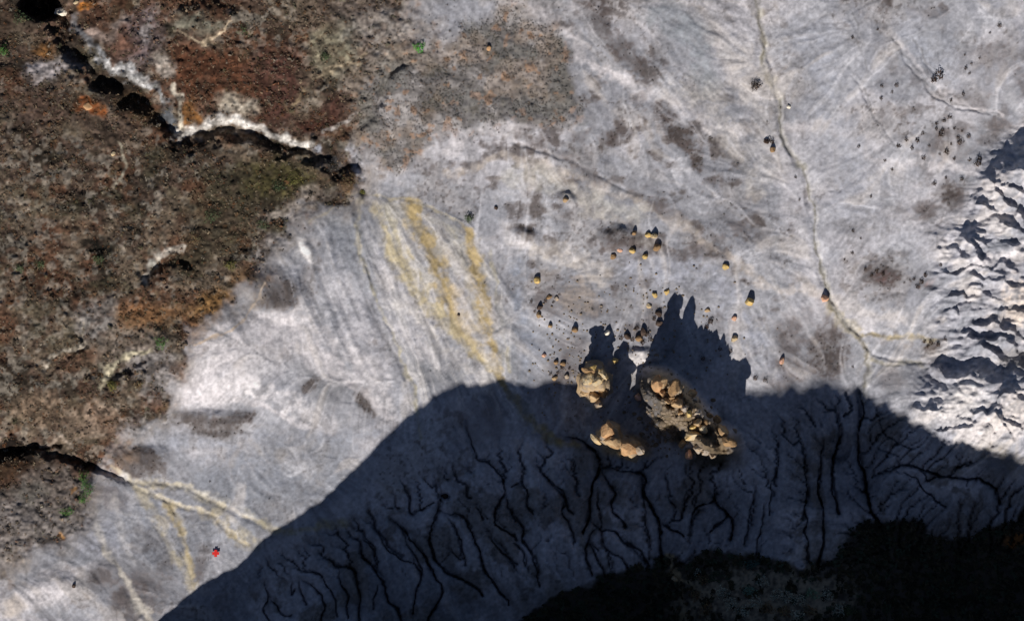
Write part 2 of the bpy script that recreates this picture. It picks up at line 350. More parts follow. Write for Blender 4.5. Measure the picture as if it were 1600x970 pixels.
    for pts, h in SCARPS:
        P = catmull(pts); sl, d, t = M.near(pts, 60)
        UU = M.UW[sl]; VV = M.VW[sl]; px = np.array([p[0] for p in P]); py = np.array([p[1] for p in P])
        L = np.concatenate([[0], np.cumsum(np.hypot(np.diff(px), np.diff(py)))]); L /= L[-1]
        cx = np.interp(t, L, px); cy = np.interp(t, L, py); ta = np.clip(t + .05, 0, 1); tb = np.clip(t - .05, 0, 1)
        tx = np.interp(ta, L, px) - np.interp(tb, L, px); ty = np.interp(ta, L, py) - np.interp(tb, L, py)
        sd = (tx * (VV - cy) - ty * (UU - cx)) / (np.hypot(tx, ty) + 1e-6)          # + on the south side
        end = ss(0, .22, t) * (.45 + .55 * ss(0, .15, 1 - t)) * np.exp(-(np.maximum(0, d - np.abs(sd)) / 6.0) ** 2)
        south = np.exp(-np.abs(sd) / 15.0); north = 1 - 1.45 * ss(0, 3.4, np.abs(sd)) + .45 * ss(4, 22, np.abs(sd))
        broad = np.where(sd > 0, np.exp(-np.abs(sd) / 26.0), 1 - ss(-2, 17, np.abs(sd)))
        Zf[sl] += h * end * (.62 * (.55 + .5 * rn0[sl]) * np.where(sd > 0, south, north) + 1.1 * broad)
    M.setwarp(0.45, 50)
    for pts, hw, dp in CHANNELS:
        sl, d, t = M.near(pts, hw * 2); Zf[sl] -= dp * gn[sl] * (1 - ss(hw * 0.1, hw * 1.7, d))
    M.setwarp(0.5, 60)
    rn = 1 + 0.8 * fbm(U / 12, V / 12, 3, 61)
    for pts, wd, dp in RILLS:
        wd = min(wd, 4.4); sl, d, t = M.near(pts, wd * 3)
        k = ss(-0.15, .45, t); w_ = np.maximum(wd * 0.50 * rn[sl] * (0.5 + 0.5 * k), 1.4)
        Zf[sl] -= (1 - ss(w_ * 0.12, w_ * 1.0, d)) * dp * k * 1.5 + 0.18 * dp * np.exp(-(d / (wd * 2.0)) ** 2) * k
    shd0 = bilin(shade, su, sv, U, V) * ss(915, 880, V)
    Zf -= shd0 * (0.55 * ss(1.3, 5.4, flow + .5 * fbm(U / 9, V / 9, 2, 63)))
    # hoodoo spur and pedestals
    M.setwarp(0.35, 70)
    sl, d, t = M.near(SPUR, 60)
    prof = 1 - ss(11, 36, d)
    Zf[sl] += prof * (3.7 + 0.55 * ss(.35, .6, t) - 0.25 * ss(.85, 1, t) + 0.7 * fbm(U[sl] / 14, V[sl] / 14, 3, 71) + .35 * fbm(U[sl] / 5, V[sl] / 5, 2, 72))
    for (bu, bv, ru, rv, rot, h) in [(1024,640,18,34,-25,1.6),(1045,668,22,20,0,1.2),(1088,706,28,20,10,2.6),(930,606,20,30,0,1.2),(958,690,30,20,25,2.2),(985,702,26,18,10,1.6),(1001,556,26,13,0,.35)]:
        sl, m = M.blob(bu, bv, ru, rv, rot, .75); Zf[sl] += m * h
    # mounds on the silt
    for (bu, bv, ru, rv, rot, h) in [(966,372,30,20,0,.45),(820,370,26,14,15,.25),(884,310,14,9,0,.3),(430,460,46,34,20,.5),(350,560,80,60,-30,.4),(477,392,12,22,-25,.16),(60,930,70,26,-12,.2),(110,925,40,20,25,.15),(1371,425,34,22,0,.12),
                                      (215,722,50,20,-8,.35),(340,655,50,14,0,.3),(318,28,48,22,0,.5),(547,281,18,17,0,.9),(510,262,14,14,0,.6)]:
        sl, m = M.blob(bu, bv, ru, rv, rot, .8); Zf[sl] += m * h
    sl, m = M.blob(62, 8, 30, 22, 0, .4); Zf[sl] -= 2.2 * m
    for (bu, bv, ru, rv) in [(695,774,7,6),(1335,735,34,50),(1310,700,20,22)]:
        sl, m = M.blob(bu, bv, ru, rv, 0, .6); Zf[sl] -= 1.0 * m
    M.setwarp(0)
    # fine relief: scrubby plateau is hummocky, silt is smooth with faint rilling
    M.setwarp(1.7, 80)
    brown = M.poly(BROWN, 13); greys = M.poly(GREYSCRUB, 16)
    rim = M.poly(BROWN, 46)
    M.setwarp(0)
    Zf += brown * (0.16 * fbm(U / 9, V / 9, 3, 90) + 0.10 * fbm(U / 26, V / 26, 2, 91)) + greys * 0.10 * fbm(U / 9, V / 9, 3, 92)
    Zf += (1 - brown) * (0.018 * fbm(U / 6, V / 6, 3, 93) + .010 * bilin(streak, hu, hv, U, V) + .022 * bilin(streak2, su, sv, U, V) * (1 + .8 * bilin(fanm, su, sv, U, V)))
    vl = [298,335,392,436,476,526,566,610,660]; uL = np.interp(V, vl, [562,556,562,576,587,613,627,641,655]); uR = np.interp(V, [296,318,346,390,440,480,540,590,660], [572,665,722,764,778,785,792,798,840])
    q = (U - uL) / (uR - uL) + .05 * fbm(U / 30, V / 30, 2, 73)
    fq = ss(-.12, .04, q) * ss(1.12, .98, q) * ss(296, 325, V) * ss(680, 620, V)
    fst = 1.9 * fbm(q * 16 + .35 * fbm(U / 25, V / 25, 2, 74), V / 150, 4, 75, .62)
    Zf += fq * .045 * fst
    msf = bilin(massif, su, sv, U, V); shd = bilin(shade, su, sv, U, V)
    Zf += msf * (0.16 * fbm(U / 26 + .4 * fbm(U / 30, V / 30, 2, 89), V / 7 + .6 * fbm(U / 22, V / 22, 2, 88), 3, 94) + .10 * (.5 - np.abs(fbm((U + V) / 40, (V - .5 * U) / 14, 3, 87))))
    # ---- the butte south of the frame whose shade covers the slope
    EDGE = [(-700,1330,0),(-300,1210,0),(0,1140,0),(150,1060,0),(270,968,-.2),(440,832,-.2),(520,770,0),(600,690,-.1),(655,641,0),(720,612,-.1),(790,600,-.3),(840,599,-.2),(900,608,-.2),(1000,612,-.2),(1200,606,-.5),(1290,600,-.6),(1350,622,-.9),(1425,645,-.3),(1470,668,.8),(1530,690,2.0),(1600,716,2.8),(1800,800,0),(2400,900,0)]
    k = math.tan(math.radians(SUN_AZ - 180.0))
    vce = [1235.0 + 640.0 * float(ss(930, 1250, e[0])) for e in EDGE]                # eastern crest set farther back to soften its shadow edge
    ue = np.array([e[0] - k * (q - e[1]) for e, q in zip(EDGE, vce)]); ze = np.array([e[2] + (q - e[1]) * PX * math.hypot(1, k) * TAN_EL for e, q in zip(EDGE, vce)])
    crest = np.interp(U[0], ue, ze, left=-6, right=4) + 0.30 * fbm(U[0] / 40, U[0] * 0, 3, 97) + (0.12 + .5 * ss(850, 1050, U[0])) * fbm(U[0] / 11, U[0] * 0, 2, 98)
    VC = np.interp(U[0], ue, vce)[None, :]
    t = ss(1010, VC, V + 14 * fbm(U / 50, V / 50, 3, 99)); tz = 0.35 * t + 0.65 * t * t
    tz = np.where(VC > 1300, np.clip((V - 1010) / (VC - 1010), 0, 1) ** 1.3, tz)
    up = crest[None, :] - np.maximum(V - VC, 0) * PX * 0.12 + np.where(V > VC + 12, 0.2 * fbm(U / 60, V / 60, 3, 96) - 0.25, 0)
    bmask = V > 1005
    Zb = Zf + (np.maximum(up, Zf) - Zf) * tz + tz * (1 - tz) * 2.0 * fbm(U / 28, V / 70, 4, 95)
    Zf = np.where(bmask, Zb, Zf).astype(np.float32)
    return M, Zf, flow, dict(fq=fq, fst=fst, rim=rim, brown=brown, greys=greys, massif=msf, shade=shd, butte=t * bmask, streak=bilin(streak, hu, hv, U, V), streak2=bilin(streak2, su, sv, U, V))

BROWN = [(-9100,-9100),(700,-9100),(690,-80),(640,0),(648,60),(618,100),(575,170),(545,208),(552,240),(566,270),(562,296),(520,312),(470,338),(425,375),(402,402),(396,440),(362,492),(305,520),(283,580),(262,620),(240,652),(168,712),(150,728),(136,800),(92,850),(0,884),(-9100,900)]
GREYSCRUB = [(690,60),(760,22),(815,16),(858,46),(892,86),(908,130),(900,182),(850,196),(800,186),(745,196),(690,222),(645,254),(604,266),(572,246),(528,222),(552,178),(600,112),(632,40)]
def lin(r, g, b):
    c = np.array([r, g, b], float) / 255.0
    return np.where(c <= 0.04045, c / 12.92, ((c + 0.055) / 1.055) ** 2.4)
_fbm = fbm
LIT = 0.9                                     # what a flat sunlit surface of albedo 1 shows in this light
def soil(r, g, b): return (lin(r, g, b) / LIT).astype(np.float32)

def paint(M, Z, flow, mk):
    fbm = lambda *a: np.clip(1.75 * _fbm(*a), -1, 1)
    U, V = M.U, M.V
    n_big = fbm(U / 170, V / 120, 4, 110); n_mid = fbm(U / 45, V / 38, 4, 111); n_small = fbm(U / 11, V / 11, 3, 112); n_fine = fbm(U / 4, V / 4, 2, 113)
    n_b2 = fbm(U / 60, V / 60, 4, 114); n_rot = fbm((U * .8 - V * .6) / 60, (U * .6 + V * .8) / 14, 4, 115)
    C = np.empty(U.shape + (3,), np.float32); C[:] = soil(158, 158, 165)
    def mix(sl, col, m):
        if sl is None: sl = (slice(None), slice(None))
        m = np.clip(m, 0, 1)[..., None]; C[sl] += (np.asarray(col, np.float32) - C[sl]) * m
    # silt tones: cool, white and warm areas
    mix(None, soil(182, 179, 184), ss(-.05, .5, n_big + .3 * n_mid))
    mix(None, soil(144, 144, 151), ss(.0, .55, -n_big + .4 * n_b2) * .8)
    mix(None, soil(176, 168, 164), ss(.1, .8, n_b2) * .4)
    # streaks that follow the wash: radial on the fan, slanting elsewhere
    ang = np.arctan2(U - 566, V - 280); rad = np.hypot(U - 566, V - 280)
    fan = ss(1.35, .95, np.abs(ang - .35)) * ss(20, 60, rad) * ss(520, 330, rad)
    st = fbm(ang * 13 + 1.2 * fbm(U / 60, V / 60, 3, 119), rad / 70, 4, 116)
    mix(None, soil(184, 182, 186), fan * ss(.0, .6, st) * .3); mix(None, soil(138, 140, 150), fan * ss(.05, .7, -st) * .3)
    ne = ss(1180, 1260, U) * ss(560, 420, V)
    st2 = fbm((U * .55 + V * .83) / 150, (U * .83 - V * .55) / 16 + 1.1 * fbm(U / 70, V / 70, 3, 121), 4, 117)
    mix(None, soil(190, 188, 192), ne * ss(.05, .8, st2) * .25); mix(None, soil(146, 147, 158), ne * ss(.05, .8, -st2) * .25)
    mid = ss(640, 760, U) * ss(1250, 1150, U) * ss(520, 400, V)
    st3 = fbm((U * .86 + V * .5) / 120, (-U * .5 + V * .86) / 15 + 1.2 * fbm(U / 60, V / 60, 3, 122), 4, 118)
    mix(None, soil(184, 176, 172), mid * ss(.05, .8, st3) * .25); mix(None, soil(136, 134, 140), mid * ss(.05, .8, -st3) * .25)
    # grey-brown crust stipple over the silt
    stip = ss(.1, .8, n_small + .35 * n_mid - .1)
    silt_st = ss(-.15, .35, n_b2 + .5 * n_big)
    mix(None, soil(118, 110, 108), stip * silt_st * .55)
    n_brk = .75 * n_small + .55 * n_fine + .25 * n_mid
    M.setwarp(1.0, 120)
    def blob(u, v, ru, rv, rot, col, k, rough=.5):
        sl, m = M.blob(u, v, ru, rv, rot, .75)
        if rough >= .4: m = ss(.05, 1.05, m + .38 * n_brk[sl] * (m > .01)) * (.55 + .45 * m)
        mix(sl, col, m * k * 1.05 * (1 - rough * .5 + rough * ss(-.8, .7, n_brk[sl])))
    def line(pts, hw, col, k, rough=.3, e0=.0, e1=.0):
        sl, d, t = M.near(pts, hw * 2)
        w = hw * (1 + e0 * (1 - t) + e1 * t) * np.maximum(.6, 1 + .55 * n_mid[sl] + .4 * n_small[sl])
        mix(sl, col, (1 - ss(w * .2, w * 1.3, d)) * k * (1 - rough + rough * 1.6 * ss(-.7, .6, n_small[sl])))
    W = soil(200, 194, 196); CR = soil(196, 184, 174); TP = soil(98, 88, 86); TP2 = soil(110, 101, 100); BL = soil(138, 141, 150); DK = soil(84, 76, 74); OL = soil(168, 160, 140)
    # broken crust, thicker where the ground between the scrub and the stream is old
    crust = M.poly([(620,120),(900,0),(1010,0),(1180,230),(1240,380),(1240,600),(1180,600),(1100,480),(830,470),(770,330),(700,290)], 60) * .9 + .45 * M.poly([(1380,120),(1620,60),(1620,230),(1500,300),(1440,470),(1330,440),(1400,260)], 50) + .6 * M.poly([(130,850),(200,770),(330,800),(420,850),(300,980),(100,980)], 50)
    cn = fbm(U / 32, V / 22, 4, 123) + .35 * n_small
    mix(None, soil(112, 103, 101), crust * ss(.12, .75, cn) * .8); mix(None, soil(92, 83, 80), crust * ss(.5, 1.0, cn) * .6)
    fl = fbm(U / 5.5, V / 5.5, 2, 124); mix(None, soil(96, 86, 82), ss(.55, .95, fl) * ss(-.1, .7, n_b2 + .6 * crust) * .5)
    # pale ribs
    for p, hw, k in [([(790,-10),(830,18),(872,40),(905,76),(935,102),(1000,140),(1060,166),(1105,190),(1160,215)],14,.7),([(1234,201),(1300,214),(1368,241),(1434,255),(1485,261),(1530,262)],11,.6),
                     ([(690,240),(760,205),(830,195),(900,185)],9,.6),([(700,270),(780,255),(860,262),(950,290),(1040,330)],8,.45),([(1040,330),(1100,380),(1180,430),(1280,470),(1400,500)],9,.4),
                     ([(1090,20),(1120,70),(1150,120),(1180,160)],16,.35),([(870,275),(930,330),(980,345)],10,.4)]:
        line(p, hw, W if k > .5 else CR, k)
    # blue-grey pools of silt
    for b in [(1060,60,40,50,-20,.6),(1095,90,14,40,-15,.4),(690,570,46,40,30,.6),(600,480,30,70,-12,.35),(540,350,40,50,20,.55),(1300,250,60,40,10,.35),(1460,80,60,40,0,.3),(640,600,26,60,-15,.4),(370,760,70,30,10,.5),(250,840,60,50,20,.4),(100,860,40,20,0,.3)]:
        blob(*b[:5], BL, b[5], .3)
    # taupe crust patches
    for b in [(940,30,16,34,-28,.75),(972,72,16,28,-35,.7),(998,100,10,14,-40,.7),(1000,150,18,10,-30,.4),(1038,176,24,18,20,.85),(1056,210,26,20,40,.85),(1088,245,26,20,45,.9),(1116,284,12,10,0,.7),(966,214,20,15,0,.7),(1000,205,26,8,-10,.5),
              (905,210,26,10,-10,.6),(850,235,50,9,12,.55),(925,268,24,9,25,.5),(835,218,20,7,-20,.5),(1031,316,14,14,0,.6),(1045,325,30,12,35,.55),(1180,134,10,9,0,.8),(1160,360,26,14,20,.55),(1180,345,16,24,20,.4),(1115,365,14,10,0,.5),(1095,395,30,8,25,.4),
              (966,372,30,18,0,.75),(984,345,14,10,0,.6),(820,372,24,12,15,.75),(884,312,12,9,0,.6),(880,460,40,14,20,.4),(905,470,30,30,0,.35),(1374,10,22,14,0,.7),(1475,16,14,10,0,.6),(1440,30,30,10,0,.35),
              (1560,110,40,45,10,.5),(1525,160,34,26,10,.45),(1565,203,22,13,-10,.6),(1480,225,40,28,15,.5),(1495,298,22,24,-20,.75),(1455,320,30,16,-15,.6),(1420,335,30,8,0,.35),(1371,426,32,20,0,.8),(1375,428,14,9,0,.5),(1438,441,17,13,-20,.7),(1345,415,18,10,0,.35),
              (1297,548,34,46,-5,.7),(1232,545,24,50,-12,.6),(1250,505,20,16,0,.35),(1458,536,20,9,8,.75),(1212,590,30,26,0,.5),(1400,600,20,16,20,.35),
              (215,722,46,18,-8,.85),(345,655,52,15,0,.8),(432,458,40,26,30,.85),(470,430,14,16,0,.35),(480,606,14,9,-25,.7),(490,594,9,6,-40,.6),(568,630,22,13,35,.65),(510,580,26,10,30,.3),(480,675,50,14,-8,.2),
              (220,930,50,44,20,.6),(160,900,30,26,0,.4),(305,890,14,24,-15,.5),(180,780,44,20,20,.5),(60,800,64,40,-10,.8),(130,770,24,30,0,.6),(0,880,50,16,0,.5),(740,660,30,40,0,.3),(770,640,14,50,-10,.35),
              (900,560,40,30,0,.5),(1020,500,40,26,0,.45),(980,520,24,14,0,.5),(860,480,26,16,10,.5),(1010,640,16,30,-15,.6),(1050,670,26,20,0,.55),(870,580,26,20,0,.4)]:
        blob(*b[:5], TP if b[5] > .6 else TP2, b[5])
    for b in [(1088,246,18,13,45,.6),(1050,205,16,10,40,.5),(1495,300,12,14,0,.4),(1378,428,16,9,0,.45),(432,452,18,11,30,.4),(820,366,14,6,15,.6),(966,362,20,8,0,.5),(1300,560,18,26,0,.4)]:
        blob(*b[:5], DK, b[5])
    blob(1440, 442, 14, 10, -30, soil(150, 110, 95), .45); blob(1376, 428, 16, 9, 0, soil(105, 80, 78), .5)
    # fan: a pale ochre wedge, then wash lines
    M.setwarp(.8, 125)
    mix(None, soil(180, 171, 152), M.poly([(585,318),(640,315),(725,348),(765,400),(782,480),(796,590),(772,592),(700,525),(640,455),(605,390)], 14) * (.12 + .34 * ss(-.3, .7, st)))
    for p, hw, cc, k in [([(470,488),(520,530),(565,580),(605,640)],24,soil(196,191,193),.75),([(268,632),(310,604),(360,596),(420,612),(470,650),(520,672)],17,soil(202,197,199),.8),([(290,585),(320,545),(370,515),(430,500)],22,soil(192,187,189),.65),
                         ([(600,440),(640,495),(700,550),(770,602)],17,soil(196,190,187),.7),([(575,350),(585,420),(600,480)],8,soil(188,184,186),.4),([(805,420),(815,480),(822,540),(815,600)],15,soil(142,146,158),.75),([(500,345),(535,355),(560,400),(570,450)],20,soil(146,148,155),.6),
                         ([(430,430),(460,410),(475,385)],12,soil(166,163,164),.6),([(265,690),(340,690),(430,684),(540,684),(600,672)],12,soil(166,168,178),.55),([(330,730),(420,740),(500,770)],24,soil(150,152,162),.6),
                         ([(840,400),(880,400),(930,430)],20,soil(192,184,178),.5),([(980,420),(1060,425),(1130,450),(1180,520),(1195,580)],22,soil(162,164,176),.55),([(800,280),(860,290),(930,320),(1000,345)],20,soil(176,172,166),.5),([(1020,20),(1060,40),(1090,80),(1095,120)],26,soil(150,154,160),.55),([(1040,140),(1100,160),(1150,230),(1180,300)],24,soil(184,178,174),.5),
                         ([(1110,30),(1150,100),(1185,180),(1215,260)],18,soil(182,178,178),.45),([(1280,60),(1300,160),(1330,260),(1340,340)],34,soil(162,164,174),.5),([(1420,40),(1470,100),(1560,130)],30,soil(172,174,184),.5),([(1300,320),(1360,350),(1440,380)],24,soil(174,174,182),.5),([(1330,480),(1400,500),(1460,510)],16,soil(184,180,182),.5)]:
        line(p, hw, cc, k, .45)
    for b in [(500,600,56,34,25,soil(136,135,139),.6),(680,575,52,34,32,soil(138,138,143),.75),(400,560,34,22,10,soil(164,164,169),.5),(420,765,190,80,-20,soil(140,143,152),.45),(250,800,50,26,20,soil(156,158,168),.5),(150,840,50,36,20,soil(158,160,172),.5),(905,470,34,34,20,soil(150,139,132),.6)]:
        blob(*b[:5], b[5], b[6], .4)
    for b in [(215,722,48,19,-8,.85),(330,662,66,16,2,.85),(430,465,46,26,-20,.9),(478,608,16,9,-25,.8),(490,595,10,7,-40,.7),(568,628,28,14,38,.8)]:
        blob(*b[:5], soil(100,92,90), b[5], .4)
    OC = soil(172, 154, 118); OC2 = soil(180, 168, 142); OC3 = soil(174, 167, 150)
    M.setwarp(.55, 130)
    line([(588,325),(608,375),(631,425),(655,466),(685,499),(718,533),(750,570)], 8.1, OC2, .75, .7); line([(614,345),(630,385),(648,425),(681,476),(715,525)], 7.2, OC2, .7, .7)
    line([(600,320),(612,350),(622,390)], 8.1, OC3, .6, .6); line([(700,330),(715,380),(728,430),(742,490)], 6.4, OC3, .45, .7)
    line([(640,312),(648,325),(655,358),(675,399),(695,452),(712,499),(738,543),(772,583),(782,600)], 7.2, OC, .95, .5, -.35, .25); line([(668,385),(690,440),(703,480),(720,515)], 5.4, soil(168,149,112), .8, .5)
    line([(722,345),(730,358),(738,392),(745,432),(755,486),(765,533),(776,580)], 6.4, OC, .9, .5, .1, -.1); line([(730,362),(739,395),(743,420)], 6.4, soil(172,153,116), .7, .5)
    line([(765,390),(775,459),(785,513),(797,575)], 4.5, OC3, .7, .6); line([(725,500),(745,545),(765,580)], 8.1, OC2, .5, .6)
    line([(776,588),(800,622),(830,655),(868,690),(905,700)], 10, soil(158,144,108), .85, .3); line([(566,298),(600,304),(636,309),(660,318),(700,330),(722,346)], 2.7, OC2, .7, .4)
    line([(566,298),(557,335),(564,392),(578,436),(588,476),(614,526),(628,566),(641,610),(648,645),(655,690)], 3.6, OC3, .8, .5); line([(560,298),(530,315),(500,335),(480,352)], 2.7, OC3, .6, .4)
    line([(700,560),(735,590),(757,600)], 6, W, .3)
    line([(780,480),(800,540),(812,600),(820,640)], 10, BL, .6, .3)
    fq, fst = mk['fq'], mk['fst']
    mix(None, soil(204, 199, 197), fq * ss(.1, 1.0, fst) * .65); mix(None, soil(132, 132, 136), fq * ss(.1, 1.0, -fst) * .5)
    for p, hw, cc, k in [([(648,325),(655,358),(675,399),(695,452),(712,499),(738,543),(772,583),(784,602)],15,soil(172,152,112),.85),([(730,358),(738,392),(745,432),(755,486),(765,533),(777,584)],11,soil(174,154,114),.8),([(606,372),(631,425),(655,466),(685,499),(718,533),(762,578)],12,soil(180,167,138),.65)]:
        line(p, hw, cc, k, .5)
    # white lobes west of the fan
    for b in [(477,388,7,18,-22,soil(226,220,218),.95),(330,590,60,50,-30,W,.75),(300,610,40,22,-35,soil(206,200,203),.7),(440,520,60,26,20,W,.5),(500,560,50,20,40,W,.6),(400,560,60,40,0,W,.4),(570,580,40,14,55,W,.5),(600,430,10,40,-15,W,.3),(60,930,60,22,-15,W,.75),(20,945,24,18,0,CR,.7),(110,890,50,10,-8,W,.45),
              (1001,556,26,12,0,soil(206,200,198),.9),(1000,575,22,8,0,W,.6),(650,540,60,12,38,W,.45),(720,480,12,50,-20,W,.35)]:
        blob(*b[:5], b[5], b[6], .25)
    line([(270,640),(330,620),(400,630),(450,660),(480,668)], 5, W, .7); line([(300,560),(340,510),(400,492),(450,486),(480,500)], 6, W, .55); line([(440,490),(500,540),(560,600),(600,650)], 7, W, .55)
    line([(300,535),(335,522),(368,512),(398,470),(410,440)], 2.5, soil(200,180,160), .8)
    # washes
    for pts, hw, dp in CHANNELS[0:3]:
        line(pts, hw * .9, soil(150, 146, 137), .8, .4)
    line(CHANNELS[0][0][1:5], 7, soil(172,162,138), .6, .4); line([(1304,476),(1321,499),(1344,526),(1362,553)], 8, soil(172,160,134), .7, .3); line(CHANNELS[2][0], 5, soil(186,170,138), .6, .3); line(CHANNELS[0][0], 2.2, soil(122,118,110), .55, .2); line([(p[0] + 4, p[1]) for p in CHANNELS[0][0]], 3, soil(190,186,182), .5, .3)
    for pts, hw, dp in CHANNELS[6:9]: line(pts, hw * 1.3, soil(188,178,160), .8, .4)
    line([(262,790),(285,850),(300,905)], 7, soil(172,156,124), .7, .5); line([(322,802),(348,822),(385,849)], 9, soil(176,162,134), .6, .5); line(CHANNELS[9][0], 7, soil(186,176,158), .7, .4)
    for p, hw, cc, k in [([(235,752),(300,766),(345,800),(400,850)],9,soil(176,166,146),.55),([(214,762),(240,800),(262,850),(300,912)],8,soil(174,164,144),.6),([(190,745),(210,790),(225,850)],8,soil(178,176,180),.5),([(280,760),(350,780),(420,825)],8,soil(190,184,174),.6),([(140,800),(170,860),(200,910),(230,965)],9,soil(184,178,172),.6),([(175,780),(190,830),(215,880)],6,soil(186,182,182),.5)]:
        line(p, hw, cc, k, .5)
    line(CHANNELS[6][0][6:], 7, soil(150,142,118), .6, .4)
    for pts, hw, dp in CHANNELS[10:14]: line(pts, hw, soil(120,118,120), .5, .3)
    line([(p[0] + 5, p[1] - 4) for p in CHANNELS[11][0]], 4, W, .5)
    # massif: pale with cream crests, tan bottoms
    ms = mk['massif']
    mix(None, soil(172, 171, 180), ms * .55); mix(None, soil(208, 200, 196), ms * ss(.0, .5, n_mid + .3 * n_rot) * .55); mix(None, soil(128, 132, 142), ms * ss(.05, .5, -n_rot) * .45)
    blob(1592, 470, 26, 40, 0, soil(208,192,178), .6); blob(1545, 405, 60, 10, -14, W, .6); blob(1500, 630, 60, 26, 8, soil(212,206,204), .5); blob(1585, 645, 30, 40, 0, soil(206,196,190), .5); blob(1590, 560, 30, 20, 0, soil(120,112,96), .4); blob(1570, 720, 40, 26, 20, soil(110,102,88), .5)
    # wash streaks over everything pale
    sk, sk2 = mk['streak'], mk['streak2']
    mix(None, soil(200, 198, 203), ss(.1, 2.2, .55 * sk + .7 * sk2) * .5); mix(None, soil(126, 124, 128), ss(.1, 2.2, -.55 * sk - .7 * sk2) * .5); mix(None, soil(178, 166, 154), ss(.8, 2.2, sk2 * .8 + n_mid) * .3)
    # --- the shaded slope: same silt, thinner crust patches
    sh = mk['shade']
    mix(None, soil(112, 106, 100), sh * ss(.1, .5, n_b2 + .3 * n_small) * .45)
    # dark vegetated ledge and gorge at the south edge
    M.setwarp(1.0, 140)
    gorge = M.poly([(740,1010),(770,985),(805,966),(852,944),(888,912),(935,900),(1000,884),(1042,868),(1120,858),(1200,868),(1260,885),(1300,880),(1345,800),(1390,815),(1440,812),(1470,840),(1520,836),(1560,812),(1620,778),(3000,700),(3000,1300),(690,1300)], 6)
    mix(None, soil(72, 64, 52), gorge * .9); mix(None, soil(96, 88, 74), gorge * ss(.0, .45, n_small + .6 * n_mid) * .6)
    line([(1045,868),(1055,898),(1068,905),(1090,915),(1110,930)], 5, soil(168,150,118), .85); line([(1055,900),(1062,935),(1072,970)], 4, soil(150,134,104), .7)
    blob(1190, 932, 140, 46, 0, soil(146,136,118), .7, .7)
    line([(800,955),(850,940),(880,913),(930,905)], 3.5, soil(150,146,146), .6)
    blob(1582, 838, 14, 9, 0, soil(170,110,50), .7, .3)
    mix(None, soil(120, 112, 100), mk['butte'] * .85); mix(None, soil(72, 66, 54), mk['butte'] * ss(.0, .4, n_mid))
    # --- hoodoo ground
    M.setwarp(.7, 150)
    for b in [(930,606,22,32,0,.8),(960,692,32,22,25,.9),(988,703,26,18,10,.8),(1030,605,26,22,30,.8),(1062,635,40,26,40,.9),(1100,675,40,28,40,.9)]:
        blob(*b[:5], soil(168,146,116), b[5], .3)
    blob(1022, 636, 24, 46, -25, soil(98,91,84), .95); blob(1048, 668, 30, 24, 0, soil(118,104,84), .9); blob(1075, 655, 60, 20, 40, soil(112,96,76), .8); blob(1120, 695, 46, 26, 25, soil(120,104,84), .95, .3); blob(1100, 716, 40, 16, 10, soil(86,78,66), .7)
    lum = C.mean(-1, keepdims=True); C *= np.clip(.93 * (lum / .36) ** .28, .55, 1.2)
    # ---------------- brown plateau
    br = mk['brown']; M.setwarp(1.2, 160)
    P = C.copy()
    base = np.empty_like(C); base[:] = soil(90, 74, 64)
    def bm(col, m): base[:] = base + (np.asarray(col, np.float32) - base) * np.clip(m, 0, 1)[..., None]
    bm(soil(112, 98, 84), ss(-.1, .5, n_mid)); bm(soil(62, 54, 46), ss(.0, .5, -n_mid + .3 * n_small)); bm(soil(102, 70, 52), ss(.0, .6, n_b2) * .7); bm(soil(130, 122, 112), ss(.22, .5, n_small + .2 * n_big) * .6)
    bm(soil(80, 76, 58), ss(.3, .9, fbm(U / 30, V / 30, 3, 170)) * .4)
    C = base
    def mixb(sl, col, m):
        m = np.clip(m, 0, 1)[..., None]; C[sl] += (np.asarray(col, np.float32) - C[sl]) * m
    def bb(u, v, ru, rv, rot, col, k, rough=.5):
        sl, m = M.blob(u, v, ru, rv, rot, .75); mixb(sl, col, m * k * 1.1 * (1 - rough * .6 + rough * 1.2 * ss(-.7, .5, n_small[sl] + .4 * n_mid[sl])))
    def bl(pts, hw, col, k, rough=.3):
        sl, d, t = M.near(pts, hw * 2); mixb(sl, col, (1 - ss(hw * .3, hw * 1.25, d)) * k * (1 - rough + rough * 1.6 * ss(-.3, .3, n_small[sl])))
    RD = soil(92, 60, 44); RD2 = soil(84, 58, 50); PU = soil(112, 98, 98); BK = soil(44, 36, 30)
